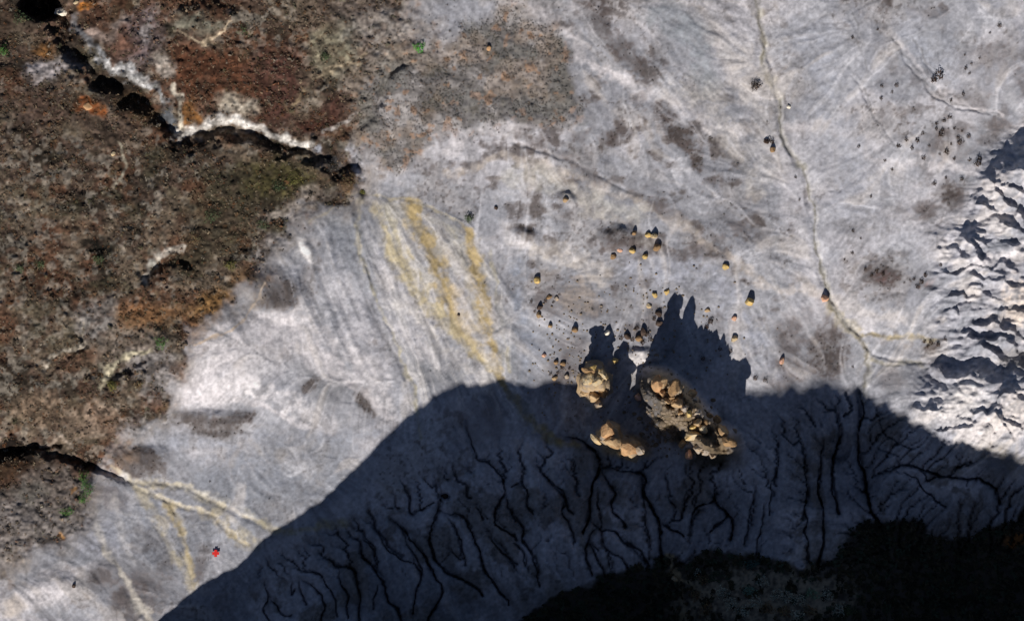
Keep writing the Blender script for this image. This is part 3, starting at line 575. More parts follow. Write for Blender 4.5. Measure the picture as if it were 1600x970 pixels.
    for b in [(330,120,80,56,10,RD,.8),(120,30,70,40,0,soil(86,62,50),.6),(60,170,70,50,0,soil(80,62,54),.6),(170,200,60,30,20,soil(86,70,60),.6),(560,20,60,30,0,soil(110,98,92),.5),(395,150,40,50,0,RD,.7),(300,100,40,40,0,RD,.6),(430,130,40,66,0,RD2,.75),(525,178,54,24,-35,RD2,.85),(480,190,40,16,-10,soil(70,46,38),.7),(220,62,38,52,25,PU,.85),(190,70,26,30,0,soil(110,78,62),.6),(330,5,70,18,0,soil(96,62,44),.6),
              (135,165,18,14,0,soil(140,84,48),.8),(74,70,22,14,0,soil(132,92,52),.7),(130,8,16,8,0,soil(170,110,52),.8),(190,150,60,26,38,BK,.85),(215,175,50,22,35,soil(58,44,30),.7),(300,236,50,13,8,BK,.9),(430,236,50,9,5,BK,.9),(50,8,40,26,0,soil(20,17,15),.95),(110,60,16,30,-30,BK,.6),  # BK bands mix dark growth with painted bank shade; pit painted black
              (70,106,36,20,-10,soil(160,152,152),.85),(110,100,30,10,0,soil(130,122,120),.5),(300,180,14,22,0,soil(130,90,52),.7),(318,28,40,17,0,soil(112,108,96),.85),(520,85,34,40,0,soil(140,132,112),.8),(545,60,20,24,0,soil(126,122,116),.5),(490,30,40,26,0,soil(112,96,84),.6),(600,60,40,70,15,soil(140,132,126),.75),(560,130,34,40,20,soil(128,116,106),.6),
              (370,160,26,20,10,soil(170,158,142),.7),(235,52,10,20,15,soil(170,162,160),.7),(258,112,20,16,20,soil(176,166,156),.6),(180,45,22,12,-40,soil(150,136,128),.5),(150,55,12,10,0,soil(180,160,150),.6),
              (235,490,54,22,-10,soil(130,96,66),.6),(215,475,26,14,0,soil(140,98,64),.4),(330,480,40,22,-20,soil(132,100,64),.7),(375,440,22,20,0,soil(120,92,64),.5),(380,300,90,40,-15,soil(66,60,46),.7),(340,370,60,40,-30,soil(70,62,48),.6),(440,280,70,26,5,soil(74,68,44),.7),(290,410,40,24,-15,soil(62,54,42),.7),
              (150,505,26,40,20,soil(132,126,122),.8),(200,540,50,30,-20,soil(124,112,102),.7),(240,580,40,40,0,soil(128,122,120),.7),(120,570,40,16,-20,soil(104,76,60),.6),(60,640,60,26,0,soil(128,108,90),.6),(150,660,40,30,-20,soil(140,120,104),.6),(200,670,30,24,-20,soil(136,130,128),.6),
              (154,386,18,12,0,soil(26,24,20),.8),(50,450,16,20,0,soil(40,34,28),.6),(120,455,12,12,0,soil(40,36,30),.5),(255,515,8,8,0,soil(24,22,18),.8),(30,730,60,24,0,soil(64,48,36),.9),(90,740,40,24,20,soil(84,74,68),.7),(20,705,40,14,0,soil(26,20,16),.9),(50,812,110,58,-12,soil(130,122,118),.95),(100,760,60,40,10,soil(112,102,96),.7),(40,770,30,16,0,soil(100,96,90),.6),(100,839,10,7,0,soil(180,132,80),.8),(114,759,8,5,0,soil(180,132,80),.8),  # shrub shadow and lower gully's bank shade painted into the soil here
              (517,258,20,18,0,soil(62,60,62),.8),(547,281,20,18,0,soil(96,76,56),.85),(484,214,6,9,0,soil(30,28,30),.8),(495,236,10,8,0,soil(150,152,162),.8),(470,320,60,14,-25,soil(140,130,122),.6),(420,390,30,20,-35,soil(134,128,126),.6),(0,40,30,40,0,soil(58,44,34),.6),(265,190,9,26,-10,soil(80,82,86),.8)]:
        bb(*b)
    for p, hw, c, k in [([(150,84),(167,97),(194,116),(214,127),(238,137)],8,soil(192,190,190),.95),([(108,26),(123,50),(144,74),(160,92)],8,soil(120,120,124),.7),([(281,140),(285,168),(279,200)],7,soil(190,180,164),.9),([(238,137),(252,145),(262,158)],6,soil(150,150,150),.8),
                        ([(276,204),(302,200),(328,190),(365,185),(399,197),(433,212),(458,221),(482,226)],9,soil(206,200,194),.95),([(355,172),(372,160),(385,150)],8,soil(180,170,156),.6),([(288,47),(308,58),(335,55),(362,43),(372,30)],3.5,soil(196,176,150),.85),([(194,226),(193,245),(189,268),(182,285)],5,soil(150,142,126),.8),
                        ([(278,385),(262,396),(241,405)],8,soil(172,164,154),.9),([(228,420),(214,440)],10,soil(166,162,154),.85),([(137,505),(134,530),(128,545),(100,556),(67,570)],4,soil(170,160,146),.85),([(87,590),(97,608),(100,640)],4,soil(140,132,120),.6),
                        ([(155,600),(170,590),(178,576),(208,560),(237,545)],7,soil(180,170,146),.85),([(505,205),(540,192),(560,181),(588,164),(606,112)],6,soil(190,182,176),.75),([(606,112),(640,60),(670,20)],8,soil(176,168,160),.6),([(560,170),(600,150),(640,120)],6,soil(170,160,152),.5),
                        ([(500,125),(530,110),(560,92)],4,soil(176,158,132),.6),([(440,150),(455,165),(470,140)],4,soil(150,132,104),.5),([(265,640),(255,660),(235,672),(210,668)],4,soil(188,182,180),.8),([(70,694),(97,690),(120,704)],5,soil(190,172,156),.7),([(660,40),(676,30),(690,44)],5,soil(200,172,140),.6),
                        ([(160,728),(130,714),(100,707),(66,697),(30,690)],4,soil(30,24,20),.9),([(545,230),(552,255),(566,275)],8,soil(176,174,180),.8),([(190,350),(215,340),(240,352)],6,soil(140,126,108),.5)]:  # near-black line paints in the shade of the lower gully's bank
        bl(p, hw, c, k)
    B = C * .76 * (1 + .30 * n_fine + .16 * n_small)[..., None]; C = P
    rimz = np.clip(mk['rim'] * 2 - br, 0, 1) * (1 - br)
    C += (soil(128, 119, 112) - C) * (rimz * (.5 + .45 * ss(-.4, .5, n_mid + .4 * n_small)))[..., None]; C += (soil(150, 112, 78) - C) * (rimz * ss(.35, .9, n_b2 + .3 * n_small) * .5)[..., None]
    C += (B - C) * br[..., None]
    # grey scrub slope
    gs = mk['greys']
    G = np.empty_like(C); G[:] = soil(100, 95, 92)
    for col, m in [(soil(148,143,142), ss(.0,.5,n_mid)), (soil(92,88,80), ss(.0,.5,-n_mid + .3 * n_small) * .9), (soil(136,118,102), ss(.2,.6,n_b2) * .4), (soil(146,112,84), ss(.55,.8,fbm(U/13,V/13,3,171)) * .6)]:
        G += (col - G) * np.clip(m, 0, 1)[..., None]
    C += (G - C) * (gs * (.78 + .22 * ss(-.3, .3, n_mid)))[..., None]
    C *= (.95 + .16 * n_fine + .10 * n_small)[..., None]
    M.setwarp(0)
    return np.clip(C, 0.004, 0.8)
# ==== END TERRAIN
M, Zg, FLOW, MK = build_terrain()
SOIL = paint(M, Zg, FLOW, MK)
def zat(u, v):
    iu = int(np.clip(np.searchsorted(M.u, u) - 1, 0, len(M.u) - 2)); iv = int(np.clip(np.searchsorted(M.v, v) - 1, 0, len(M.v) - 2))
    a = (u - M.u[iu]) / (M.u[iu + 1] - M.u[iu]); b = (v - M.v[iv]) / (M.v[iv + 1] - M.v[iv])
    q = Zg[iv:iv + 2, iu:iu + 2]
    return float((q[0, 0] * (1 - a) + q[0, 1] * a) * (1 - b) + (q[1, 0] * (1 - a) + q[1, 1] * a) * b)
def grid_at(arr, u, v):
    iu = np.clip(np.searchsorted(M.u, u), 0, len(M.u) - 1); iv = np.clip(np.searchsorted(M.v, v), 0, len(M.v) - 1)
    return arr[iv, iu]

# ------------------------------------------------------------------ materials
def new_mat(name):
    m = bpy.data.materials.new(name); m.use_nodes = True
    n = m.node_tree.nodes; n.clear()
    o = n.new('ShaderNodeOutputMaterial'); b = n.new('ShaderNodeBsdfPrincipled')
    b.inputs['Roughness'].default_value = 0.95
    b.inputs['Specular IOR Level'].default_value = 0.15
    m.node_tree.links.new(b.outputs[0], o.inputs['Surface'])
    return m, n, m.node_tree.links, b
def noise(n, l, vec, scale, detail=4, rough=.6):
    t = n.new('ShaderNodeTexNoise'); t.inputs['Scale'].default_value = scale; t.inputs['Detail'].default_value = detail; t.inputs['Roughness'].default_value = rough
    l.new(vec, t.inputs['Vector']); return t
def tint_mat(name, attr=None, base=None, scale=3.0, lo=.75, hi=1.25, bump=.02, fine=18.0, col2=None):
    m, n, l, b = new_mat(name)
    co = n.new('ShaderNodeTexCoord')
    if attr:
        a = n.new('ShaderNodeAttribute'); a.attribute_name = attr; src = a.outputs['Color']
    else:
        a = n.new('ShaderNodeRGB'); a.outputs[0].default_value = (*base, 1); src = a.outputs[0]
    if col2 is not None:
        t0 = noise(n, l, co.outputs['Object'], scale * .7, 5); r0 = n.new('ShaderNodeMapRange'); r0.inputs[1].default_value = .42; r0.inputs[2].default_value = .62
        l.new(t0.outputs[0], r0.inputs[0]); mx = n.new('ShaderNodeMix'); mx.data_type = 'RGBA'; l.new(r0.outputs[0], mx.inputs[0]); l.new(src, mx.inputs[6]); mx.inputs[7].default_value = (*col2, 1); src = mx.outputs[2]
    t = noise(n, l, co.outputs['Object'], scale); r = n.new('ShaderNodeMapRange'); r.inputs[1].default_value = .3; r.inputs[2].default_value = .7; r.inputs[3].default_value = lo; r.inputs[4].default_value = hi
    l.new(t.outputs[0], r.inputs[0])
    mu = n.new('ShaderNodeVectorMath'); mu.operation = 'SCALE'; l.new(src, mu.inputs[0]); l.new(r.outputs[0], mu.inputs['Scale'])
    l.new(mu.outputs[0], b.inputs['Base Color'])
    t2 = noise(n, l, co.outputs['Object'], fine, 5, .65); bp = n.new('ShaderNodeBump'); bp.inputs['Strength'].default_value = 1.0; bp.inputs['Distance'].default_value = bump
    l.new(t2.outputs[0], bp.inputs['Height']); l.new(bp.outputs[0], b.inputs['Normal'])
    return m
MAT_GROUND = tint_mat('ground_silt', attr='soil_colour', scale=2.6, lo=.9, hi=1.1, bump=.02, fine=6.0)

# ------------------------------------------------------------------ the ground sheet
def grid_mesh(name, u, v, Z, colour):
    ny, nx = Z.shape
    X, Y = np.meshgrid(wx(u), wy(v))
    co = np.stack([X, Y, Z], -1).reshape(-1, 3).astype(np.float32)
    i = np.arange(ny * nx, dtype=np.int32).reshape(ny, nx)
    quads = np.stack([i[1:, :-1], i[1:, 1:], i[:-1, 1:], i[:-1, :-1]], -1).reshape(-1)
    me = bpy.data.meshes.new(name)
    me.vertices.add(len(co)); me.vertices.foreach_set('co', co.ravel())
    nf = len(quads) // 4
    me.loops.add(len(quads)); me.loops.foreach_set('vertex_index', quads)
    me.polygons.add(nf); me.polygons.foreach_set('loop_start', np.arange(0, nf * 4, 4, dtype=np.int32))
    me.update(calc_edges=True); 
    me.polygons.foreach_set('use_smooth', np.ones(nf, bool))
    at = me.color_attributes.new('soil_colour', 'FLOAT_COLOR', 'POINT')
    at.data.foreach_set('color', np.concatenate([colour.reshape(-1, 3), np.ones((len(co), 1), np.float32)], 1).ravel())
    return me
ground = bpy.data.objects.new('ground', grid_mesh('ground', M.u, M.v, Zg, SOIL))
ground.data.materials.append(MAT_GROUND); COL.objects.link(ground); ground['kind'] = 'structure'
# ------------------------------------------------------------------ builders
import bmesh
def ico(sub):
    bm = bmesh.new(); bmesh.ops.create_icosphere(bm, subdivisions=sub, radius=1.0)
    v = np.array([p.co[:] for p in bm.verts]); f = [[q.index for q in p.verts] for p in bm.faces]; bm.free(); return v, f
ICO = {k: ico(k) for k in (2, 3, 4)}
def n3(P, s, seed): return (_fbm(P[:, 0] * s + P[:, 2] * s * .7 + seed, P[:, 1] * s - P[:, 2] * s * .6 + seed * 1.7, 3, 5) + _fbm(P[:, 2] * s + seed * 2.1, P[:, 0] * s * .8 + P[:, 1] * .5 * s, 3, 9)) * .7
def mesh_of(name, V, F, mat, smooth=True):
    me = bpy.data.meshes.new(name); me.from_pydata([tuple(p) for p in V], [], F); me.update()
    if smooth: me.polygons.foreach_set('use_smooth', np.ones(len(me.polygons), bool))
    me.materials.append(mat); return me
def add(name, me, parent=None, loc=(0, 0, 0), rz=0.0):
    o = bpy.data.objects.new(name, me); COL.objects.link(o); o.location = loc; o.rotation_euler = (0, 0, rz)
    if parent is not None: o.parent = parent
    return o
def tag(o, label, cat, group=None):
    o['label'] = label; o['category'] = cat
    if group: o['group'] = group
    return o
def rock_mesh(name, rx, ry, rz, seed, mat, sub=3, cuts=13, rough=.13, block=.42):
    """an eroded block: rounded cube, knocked by a few flat breaks, roughened, flat underneath; base at z = 0"""
    V, F = ICO[sub]; r = np.random.default_rng(seed); P = V.copy()
    m = np.max(np.abs(P), 1, keepdims=True); P = P * (1 - block) + P / m * block
    for _ in range(cuts):
        n = r.normal(size=3); n[2] = abs(n[2]) * .8; n /= np.linalg.norm(n); d = r.uniform(.58, .88)
        k = P @ n - d; P -= np.where(k > 0, k * .97, 0)[:, None] * n
    P *= (1 + rough * n3(V, 1.6, seed * 1.3) + rough * .5 * n3(V, 4.5, seed * 2.7))[:, None]
    # bedding grooves
    P[:, :2] *= (1 - .07 * (np.sin(P[:, 2] * 9 + seed + 2 * n3(V, 1.2, seed)) > .55))[:, None]
    P[:, 2] = np.where(P[:, 2] < -.55, -.55 + (P[:, 2] + .55) * .2, P[:, 2])
    P *= (rx, ry, rz); P[:, 2] -= P[:, 2].min()
    return mesh_of(name, P, F, mat, False)
def stem_mesh(name, r0, r1, h, seed, mat, lean=(0, 0)):
    """a fluted, tapering pillar of soft rock"""
    nz, na = 14, 22; V = []; F = []
    for i in range(nz):
        t = i / (nz - 1); R = r0 + (r1 - r0) * (t ** .55)
        for a in range(na):
            th = 2 * math.pi * a / na
            k = 1 + .14 * math.sin(3 * th + seed) + .09 * math.sin(7 * th + seed * 2 + t * 2) + .10 * math.sin(t * 16 + seed) + .06 * math.sin(5 * th - t * 9)
            V.append((R * k * math.cos(th) + lean[0] * t, R * k * math.sin(th) + lean[1] * t, t * h))
    for i in range(nz - 1):
        for a in range(na):
            b = (a + 1) % na; F.append((i * na + a, i * na + b, (i + 1) * na + b, (i + 1) * na + a))
    F.append(tuple((nz - 1) * na + a for a in range(na)))
    return mesh_of(name, V, F, mat)
def leaf_arrays(n, rx, ry, rz, size, r, pal, hollow=.35, up=.4):
    """n small bent leaf quads spread through a bushy volume; returns verts, per-leaf colours"""
    d = r.normal(size=(n, 3)); d /= np.linalg.norm(d, axis=1, keepdims=True); d[:, 2] = np.abs(d[:, 2])
    lob = 1 + .35 * np.sin(3 * np.arctan2(d[:, 1], d[:, 0]) + r.uniform(0, 6)) * (1 - d[:, 2]) + r.normal(size=n) * .10
    c = d * (hollow + (1 - hollow) * r.random((n, 1)) ** .5) * lob[:, None] * (rx, ry, rz)
    nr = d * .6 + r.normal(size=(n, 3)) * .55; nr[:, 2] += up; nr /= np.linalg.norm(nr, axis=1, keepdims=True)
    t = np.cross(nr, r.normal(size=(n, 3))); t /= np.linalg.norm(t, axis=1, keepdims=True) + 1e-9; b = np.cross(nr, t)
    s = size * r.uniform(.6, 1.35, (n, 1))
    V = np.stack([c - t * s, c - b * s * .45 + nr * s * .15, c + t * s, c + b * s * .45 + nr * s * .15], 1)
    V[..., 2] = np.maximum(V[..., 2], .0)
    col = pal[r.integers(0, len(pal), n)] * r.uniform(.65, 1.3, (n, 1))
    return V, col
def leaf_mesh(name, V, col, mat):
    n = len(V); me = bpy.data.meshes.new(name)
    me.vertices.add(n * 4); me.vertices.foreach_set('co', V.reshape(-1).astype(np.float32))
    me.loops.add(n * 4); me.loops.foreach_set('vertex_index', np.arange(n * 4, dtype=np.int32))
    me.polygons.add(n); me.polygons.foreach_set('loop_start', np.arange(0, n * 4, 4, dtype=np.int32)); me.update(calc_edges=True)
    at = me.color_attributes.new('leaf_colour', 'FLOAT_COLOR', 'POINT')
    at.data.foreach_set('color', np.concatenate([np.repeat(col, 4, 0), np.ones((n * 4, 1))], 1).astype(np.float32).ravel())
    me.materials.append(mat); return me

SAND = {'tan': tint_mat('sandstone_tan', base=soil(176,150,116), scale=2.2, lo=.78, hi=1.15, bump=.05, fine=7, col2=soil(150,120,88)),
        'orange': tint_mat('sandstone_orange', base=soil(184,148,110), scale=2.4, lo=.8, hi=1.15, bump=.05, fine=7, col2=soil(166,124,88)),
        'cream': tint_mat('sandstone_cream', base=soil(182,166,138), scale=2.4, lo=.8, hi=1.15, bump=.05, fine=7, col2=soil(190,158,108)),
        'grey': tint_mat('sandstone_grey', base=soil(158,148,138), scale=2.6, lo=.75, hi=1.2, bump=.05, fine=7, col2=soil(176,150,116)),
        'brown': tint_mat('sandstone_brown', base=soil(152,122,88), scale=2.6, lo=.75, hi=1.2, bump=.05, fine=7, col2=soil(120,98,76)),
        'pink': tint_mat('sandstone_pink', base=soil(206,160,140), scale=2.6, lo=.8, hi=1.15, bump=.04, fine=7, col2=soil(190,150,110)),
        'yellow': tint_mat('sandstone_yellow', base=soil(186,162,110), scale=3.5, lo=.8, hi=1.15, bump=.04, fine=8, col2=soil(196,160,92)),
        'white': tint_mat('chalky_rock', base=soil(220,210,192), scale=3, lo=.85, hi=1.1, bump=.04, fine=7),
        'dark': tint_mat('ironstone', base=soil(84,70,62), scale=4, lo=.7, hi=1.3, bump=.03, fine=9)}
MAT_STEM = tint_mat('soft_sandstone', base=soil(170,146,114), scale=1.6, lo=.75, hi=1.15, bump=.06, fine=5, col2=soil(140,128,116))
MAT_LEAF = tint_mat('leaves', attr='leaf_colour', scale=9, lo=.8, hi=1.2, bump=.003, fine=30)
MAT_WOOD = tint_mat('dry_wood', base=soil(92,76,60), scale=12, bump=.004, fine=40)
MAT_RED = tint_mat('red_panel', base=soil(214,52,46), scale=9, lo=.88, hi=1.08, bump=.002, fine=40)
MAT_PEG = tint_mat('marker_peg', base=soil(120,116,110), scale=20, bump=.002, fine=60)
MAT_SCRUB = tint_mat('scrub_leaves', attr='leaf_colour', scale=5, lo=.8, hi=1.2, bump=.003, fine=30)

# ------------------------------------------------------------------ hoodoos: stem and capstones
def hoodoo(u, v, top, stem_r, caps, label, seed, grp='tall hoodoos', lean=(0, 0)):
    """caps: (du, dv, half width, half depth, height, turn in degrees, stone, drop below top)"""
    zb = zat(u, v) - .5
    rt = tag(add('hoodoo', None, loc=(wx(u), wy(v), zb)), label, 'hoodoo', grp)
    ch = max(c[4] for c in caps if c[7] == 0)
    hs = top - ch - zb
    add('stem', stem_mesh('stem', stem_r * 1.9, stem_r, hs + .12, seed, MAT_STEM, lean), rt)
    for k, (du, dv, a, b, h, tw, st, drop) in enumerate(caps):
        me = rock_mesh('capstone', a * PX, b * PX, h * .62, seed * 11 + k, SAND[st], 3)
        zz = top - drop - h - zb
        add('capstone', me, rt, (du * PX + lean[0], -dv * PX + lean[1], zz), math.radians(tw))
    return rt
hoodoo(1029,602,4.9,.42,[(-1,-3,11,15,.85,-22,'orange',0),(7,-7,8,10,.6,10,'tan',.25)],'orange capped hoodoo at the northwest end of the boulder ridge, casting the longest shadow',1)
hoodoo(1054,608,4.7,.34,[(0,-2,8,15,.8,-30,'brown',0)],'slim hoodoo with narrow tilted brown capstone, second along the boulder ridge',2)
hoodoo(929,594,2.45,.75,[(-9,-2,10,10,.5,0,'cream',.0),(6,0,11,9,.5,20,'cream',.05),(-10,-15,12,6,.55,-25,'brown',.1),(13,-9,6,11,.5,35,'cream',.1),(-3,-19,8,6,.5,0,'yellow',.15)],'low hoodoo topped by a broken ring of olive and cream capstones',3)
hoodoo(953,681,4.25,.62,[(-3,-9,13,14,.8,15,'orange',0),(4,8,16,11,.75,-20,'tan',.12),(-22,6,12,6,.7,-40,'cream',.7)],'broad hoodoo with two stacked orange capstones rising from the shaded slope',4)
hoodoo(985,703,4.2,.5,[(-1,-1,15,12,.85,0,'orange',0),(15,0,9,8,.6,0,'grey',.3)],'hoodoo with one round orange capstone and a grey slab east of it',5)

def boulder(u, v, a, b, h, tw, st, label, seed, sink=.25, grp=None, cat='boulder', name='boulder', sub=3, lift=0.0):
    me = rock_mesh(name, a * PX, b * PX, h * .62, seed, SAND[st], sub)
    return tag(add(name, me, None, (wx(u), wy(v), zat(u, v) - h * sink + lift), math.radians(tw)), label, cat, grp)
RB = 'boulders along the hoodoo ridge'
for k, (u, v, a, b, h, tw, st, label) in enumerate([
 (1034,614,11,9,.9,10,'orange','small orange boulder tucked against the southeast foot of the orange capped hoodoo'),
 (1039,624,12,6,.7,-25,'tan','flat tan ledge boulder below the small orange boulder on the ridge'),
 (1060,629,14,10,.9,-10,'tan','tan boulder with pale top south of the slim brown capped hoodoo'),
 (1080,616,9,11,1.0,-35,'tan','narrow tan boulder on the north rim of the ridge, beside a grey one'),
 (1087,625,8,7,.9,0,'grey','small grey boulder on the north rim beside the narrow tan one'),
 (1070,638,9,7,.8,15,'grey','lilac grey boulder in the middle of the ridge crest'),
 (1064,645,8,7,.7,0,'tan','small tan boulder at the southwest side of the lilac grey boulder'),
 (1077,647,6,7,.7,0,'yellow','small bright yellow boulder in the middle of the ridge'),
 (1093,645,11,10,.9,20,'grey','round grey boulder on the north side of the ridge middle'),
 (1107,649,10,6,.8,20,'brown','small brown boulder wedged east of the round grey boulder'),
 (1119,657,9,12,1.0,-35,'brown','upright brown boulder on the north rim above the big two toned one'),
 (1090,660,9,8,.8,0,'tan','tan boulder at the edge of the dark gap in the ridge'),
 (1083,667,7,6,.7,0,'yellow','small yellow boulder just north of the large cream slab'),
 (1084,680,17,11,1.0,10,'cream','large cream slab with a scalloped south edge'),
 (1098,670,10,10,1.0,0,'cream','cream boulder joined to the northeast end of the large cream slab'),
 (1128,674,15,13,1.25,-30,'tan','biggest tan boulder near the southeast end of the ridge'),
 (1138,691,15,9,1.1,-30,'brown','long brown boulder at the southeast end of the ridge'),
 (1068,693,10,8,.9,40,'tan','tan boulder at the southern tip of the pale ridge slope'),
 (1077,709,8,10,1.3,0,'pink','pink boulder at the lowest southern end of the ridge'),
 (1092,700,12,10,1.2,30,'grey','rough grey boulder beside the pink one'),
 (1103,706,9,7,1.0,0,'grey','flat grey boulder in the rubble east of the pink boulder'),
 (1114,712,9,7,1.3,20,'grey','grey boulder at the dark southern foot of the ridge'),
 (1048,621,7,6,.7,0,'brown','little brown boulder between the flat tan ledge and the slim hoodoo'),
 (1104,660,6,6,.6,0,'brown','small brown boulder inside the dark gap of the ridge')]):
    boulder(u, v, a * .86, b * .86, h * 1.15, tw, st, label, 100 + k, .15, RB)
for k, (u, v, a, b, h, tw, st, label) in enumerate([
 (913,613,11,9,1.0,10,'tan','tan boulder at the southwest foot of the ring topped hoodoo'),(928,620,11,9,1.1,0,'tan','middle tan boulder below the ring topped hoodoo'),(942,612,10,9,1.0,-30,'brown','brown boulder at the southeast foot of the ring topped hoodoo'),
 (935,632,9,8,1.3,35,'grey','pointed grey boulder at the southern tip of the ring topped hoodoo'),(999,620,8,7,.8,0,'pink','pinkish boulder in the shade west of the boulder ridge'),
 (969,709,7,6,2.0,0,'cream','small cream boulder wedged between the two southern hoodoos')]):
    boulder(u, v, a, b, h, tw, st, label, 150 + k, .2, 'boulders at the feet of the hoodoos')
# free standing stones on the silt
for k, (u, v, a, b, h, st, label) in enumerate([
 (840,438,7,7,.75,'yellow','lone yellow stone on white silt beside the ochre streaked fan'),(958,401,7,6,.6,'brown','dark brown stone at the lower left of the central stone cluster'),(988,391,7,6,.65,'yellow','yellow stone right under the brown mound of the central cluster'),
 (1008,401,6,5,.6,'yellow','small yellow stone at the bottom of the central cluster'),(1013,367,7,6,.5,'yellow','left of two touching yellow stones at the top of the central cluster'),(1022,368,7,6,.85,'cream','right of two touching stones at the top of the central cluster'),
 (1026,387,7,9,.9,'brown','tall brown stone at the right side of the central cluster'),(991,364,5,5,.5,'brown','little stone at the right edge of the brown mound'),(968,391,6,4,.2,'pink','flat pale pink stone between dark brown stone and brown mound'),
 (1134,417,7,6,.5,'yellow','yellow stone with pale cream apron, alone northeast of the hoodoo shadows'),(1171,471,9,8,1.0,'yellow','largest lone yellow stone, casting a black oval shadow'),(1288,466,8,8,.8,'pink','pink stone beside the bend of the yellowish stream bed'),
 (1147,497,5,5,.45,'pink','small pink stone south of the largest lone yellow stone'),(1147,529,7,6,.5,'cream','cream stone at the edge of the broad hoodoo shadow'),(1222,563,5,8,.5,'pink','narrow pink stone on the grey patch west of the stream bed'),
 (860,509,5,5,.45,'tan','small tan stone below the rubble patch beside the fan'),(898,515,7,6,.75,'brown','olive brown stone right of the small tan one below the rubble patch'),(843,481,6,5,.5,'dark','upper dark stone at the left edge of the rubble patch'),(842,492,5,6,.55,'tan','lower tan stone at the left edge of the rubble patch'),
 (858,464,7,4,.35,'brown','flat brown stone at the top of the rubble patch'),(869,466,5,5,.3,'grey','grey stone at the top right of the rubble patch'),(949,520,8,5,.9,'white','white topped stone at the head of the western hoodoo shadow'),(1023,461,6,6,.35,'yellow','left of two faint olive stones west of the tallest shadow'),
 (1042,456,5,7,.35,'yellow','right of two faint olive stones, touching the tallest shadow'),(1029,490,7,6,.6,'dark','upper dark stone beside the tallest shadow'),(1029,505,7,6,.6,'dark','lower dark stone beside the tallest shadow'),
 (998,528,7,7,.8,'brown','brown stone among the black rubble above the white silt'),(981,526,8,6,.6,'dark','left dark stone among the black rubble above the white silt'),(1005,518,7,9,.7,'dark','black upright stone among the rubble above the white silt'),(1014,478,6,5,.25,'cream','flat cream stone north of the black rubble'),
 (1106,485,7,4,.3,'tan','tan stone just above the stepped edge of the broad hoodoo shadow'),(961,563,6,6,1.2,'yellow','olive yellow stone inside the shadow between the hoodoos'),(884,312,6,6,.5,'tan','brown tan stone on a small mound in the upper middle'),
 (775,325,4,4,.3,'dark','tiny dark stone right of the fan head'),(880,568,6,6,.5,'brown','right stone of the reddish heap northwest of the ring topped hoodoo'),(869,566,5,5,.4,'brown','middle stone of the reddish heap northwest of the ring topped hoodoo'),
 (867,591,6,5,.4,'tan','tan stone at the shadow edge west of the ring topped hoodoo'),(850,555,5,4,.3,'pink','left pinkish stone of the reddish heap northwest of the ring topped hoodoo'),(885,588,5,5,.4,'grey','grey stone left of the ring topped hoodoo'),
 (1233,167,5,4,.25,'white','bright white stone beside the upper stream bed'),(1207,234,6,7,.5,'brown','brown stone left of the upper stream bed'),(115,915,4,4,.25,'dark','tiny dark red stone on the pale bottom left silt'),(717,492,3,3,.25,'dark','tiny dark stone on the ochre streaks'),
 (97,20,15,9,.9,'white','big white boulder at the rim of the black pit, top left'),(119,3,6,4,.4,'cream','small cream rock above the big white boulder, top left'),(177,241,5,5,.3,'cream','small pale rock beside the short pale track in the brown scrub'),(763,76,5,5,.4,'orange','small orange rock in the grey scrub slope'),
 (137,167,9,8,.35,'orange','rusty orange rock in the dark brown scrub'),(1055,904,9,5,.6,'cream','cream rock on the tan band at the bottom edge'),(695,774,7,6,.5,'dark','round black stone at the head of the long shaded rill'),(1197,222,5,4,.35,'dark','black stone left of the stream bed above the brown one')]):
    boulder(u, v, a * .88, b * .88, h * .78, (k * 47) % 90 - 45, st, label, 200 + k, .12, 'single stones on the badland floor', 'stone', 'stone', 2)
# ------------------------------------------------------------------ shrubs
def pal(*c): return np.array([soil(*k) for k in c])
GREEN = pal((62,104,50),(80,122,60),(46,84,40),(100,130,70)); DULL = pal((66,84,56),(84,96,66),(54,70,50),(96,100,74)); GREY = pal((150,160,146),(172,176,160),(128,142,130),(184,178,162),(150,140,122))  # GREY brightened to stand in for dim sun on the ledge bushes
DRY = pal((58,46,40),(74,58,48),(46,38,34),(88,68,54)); BRIGHT = pal((74,150,52),(92,170,60),(60,120,48)); OLIVE = pal((104,104,56),(84,88,50),(122,112,66)); BRWN = pal((104,82,62),(124,98,72),(86,74,58),(116,108,76))
def shrub(u, v, rx, ry, h, palette, label, seed, cat='shrub', grp=None, n=260, name='shrub', leaf=.055):
    r = np.random.default_rng(seed)
    rt = tag(add(name, None, loc=(wx(u), wy(v), zat(u, v) - .04)), label, cat, grp)
    V, c = leaf_arrays(n, rx * PX, ry * PX, h, leaf, r, palette)
    add('foliage', leaf_mesh('foliage', V, c, MAT_LEAF), rt)
    sv = []; sf = []
    for k in range(5):
        a = r.uniform(0, 6.28); q = .012 + .01 * r.random(); ex = math.cos(a) * rx * PX * .6; ey = math.sin(a) * ry * PX * .6; b = len(sv)
        for j in range(3): sv.append((q * math.cos(j * 2.09), q * math.sin(j * 2.09), 0))
        for j in range(3): sv.append((ex + q * .4 * math.cos(j * 2.09), ey + q * .4 * math.sin(j * 2.09), h * .75))
        for j in range(3): sf.append((b + j, b + (j + 1) % 3, b + 3 + (j + 1) % 3, b + 3 + j))
    add('stems', mesh_of('stems', sv, sf, MAT_WOOD), rt)
    return rt
GS = 'green shrubs in the scrubland'
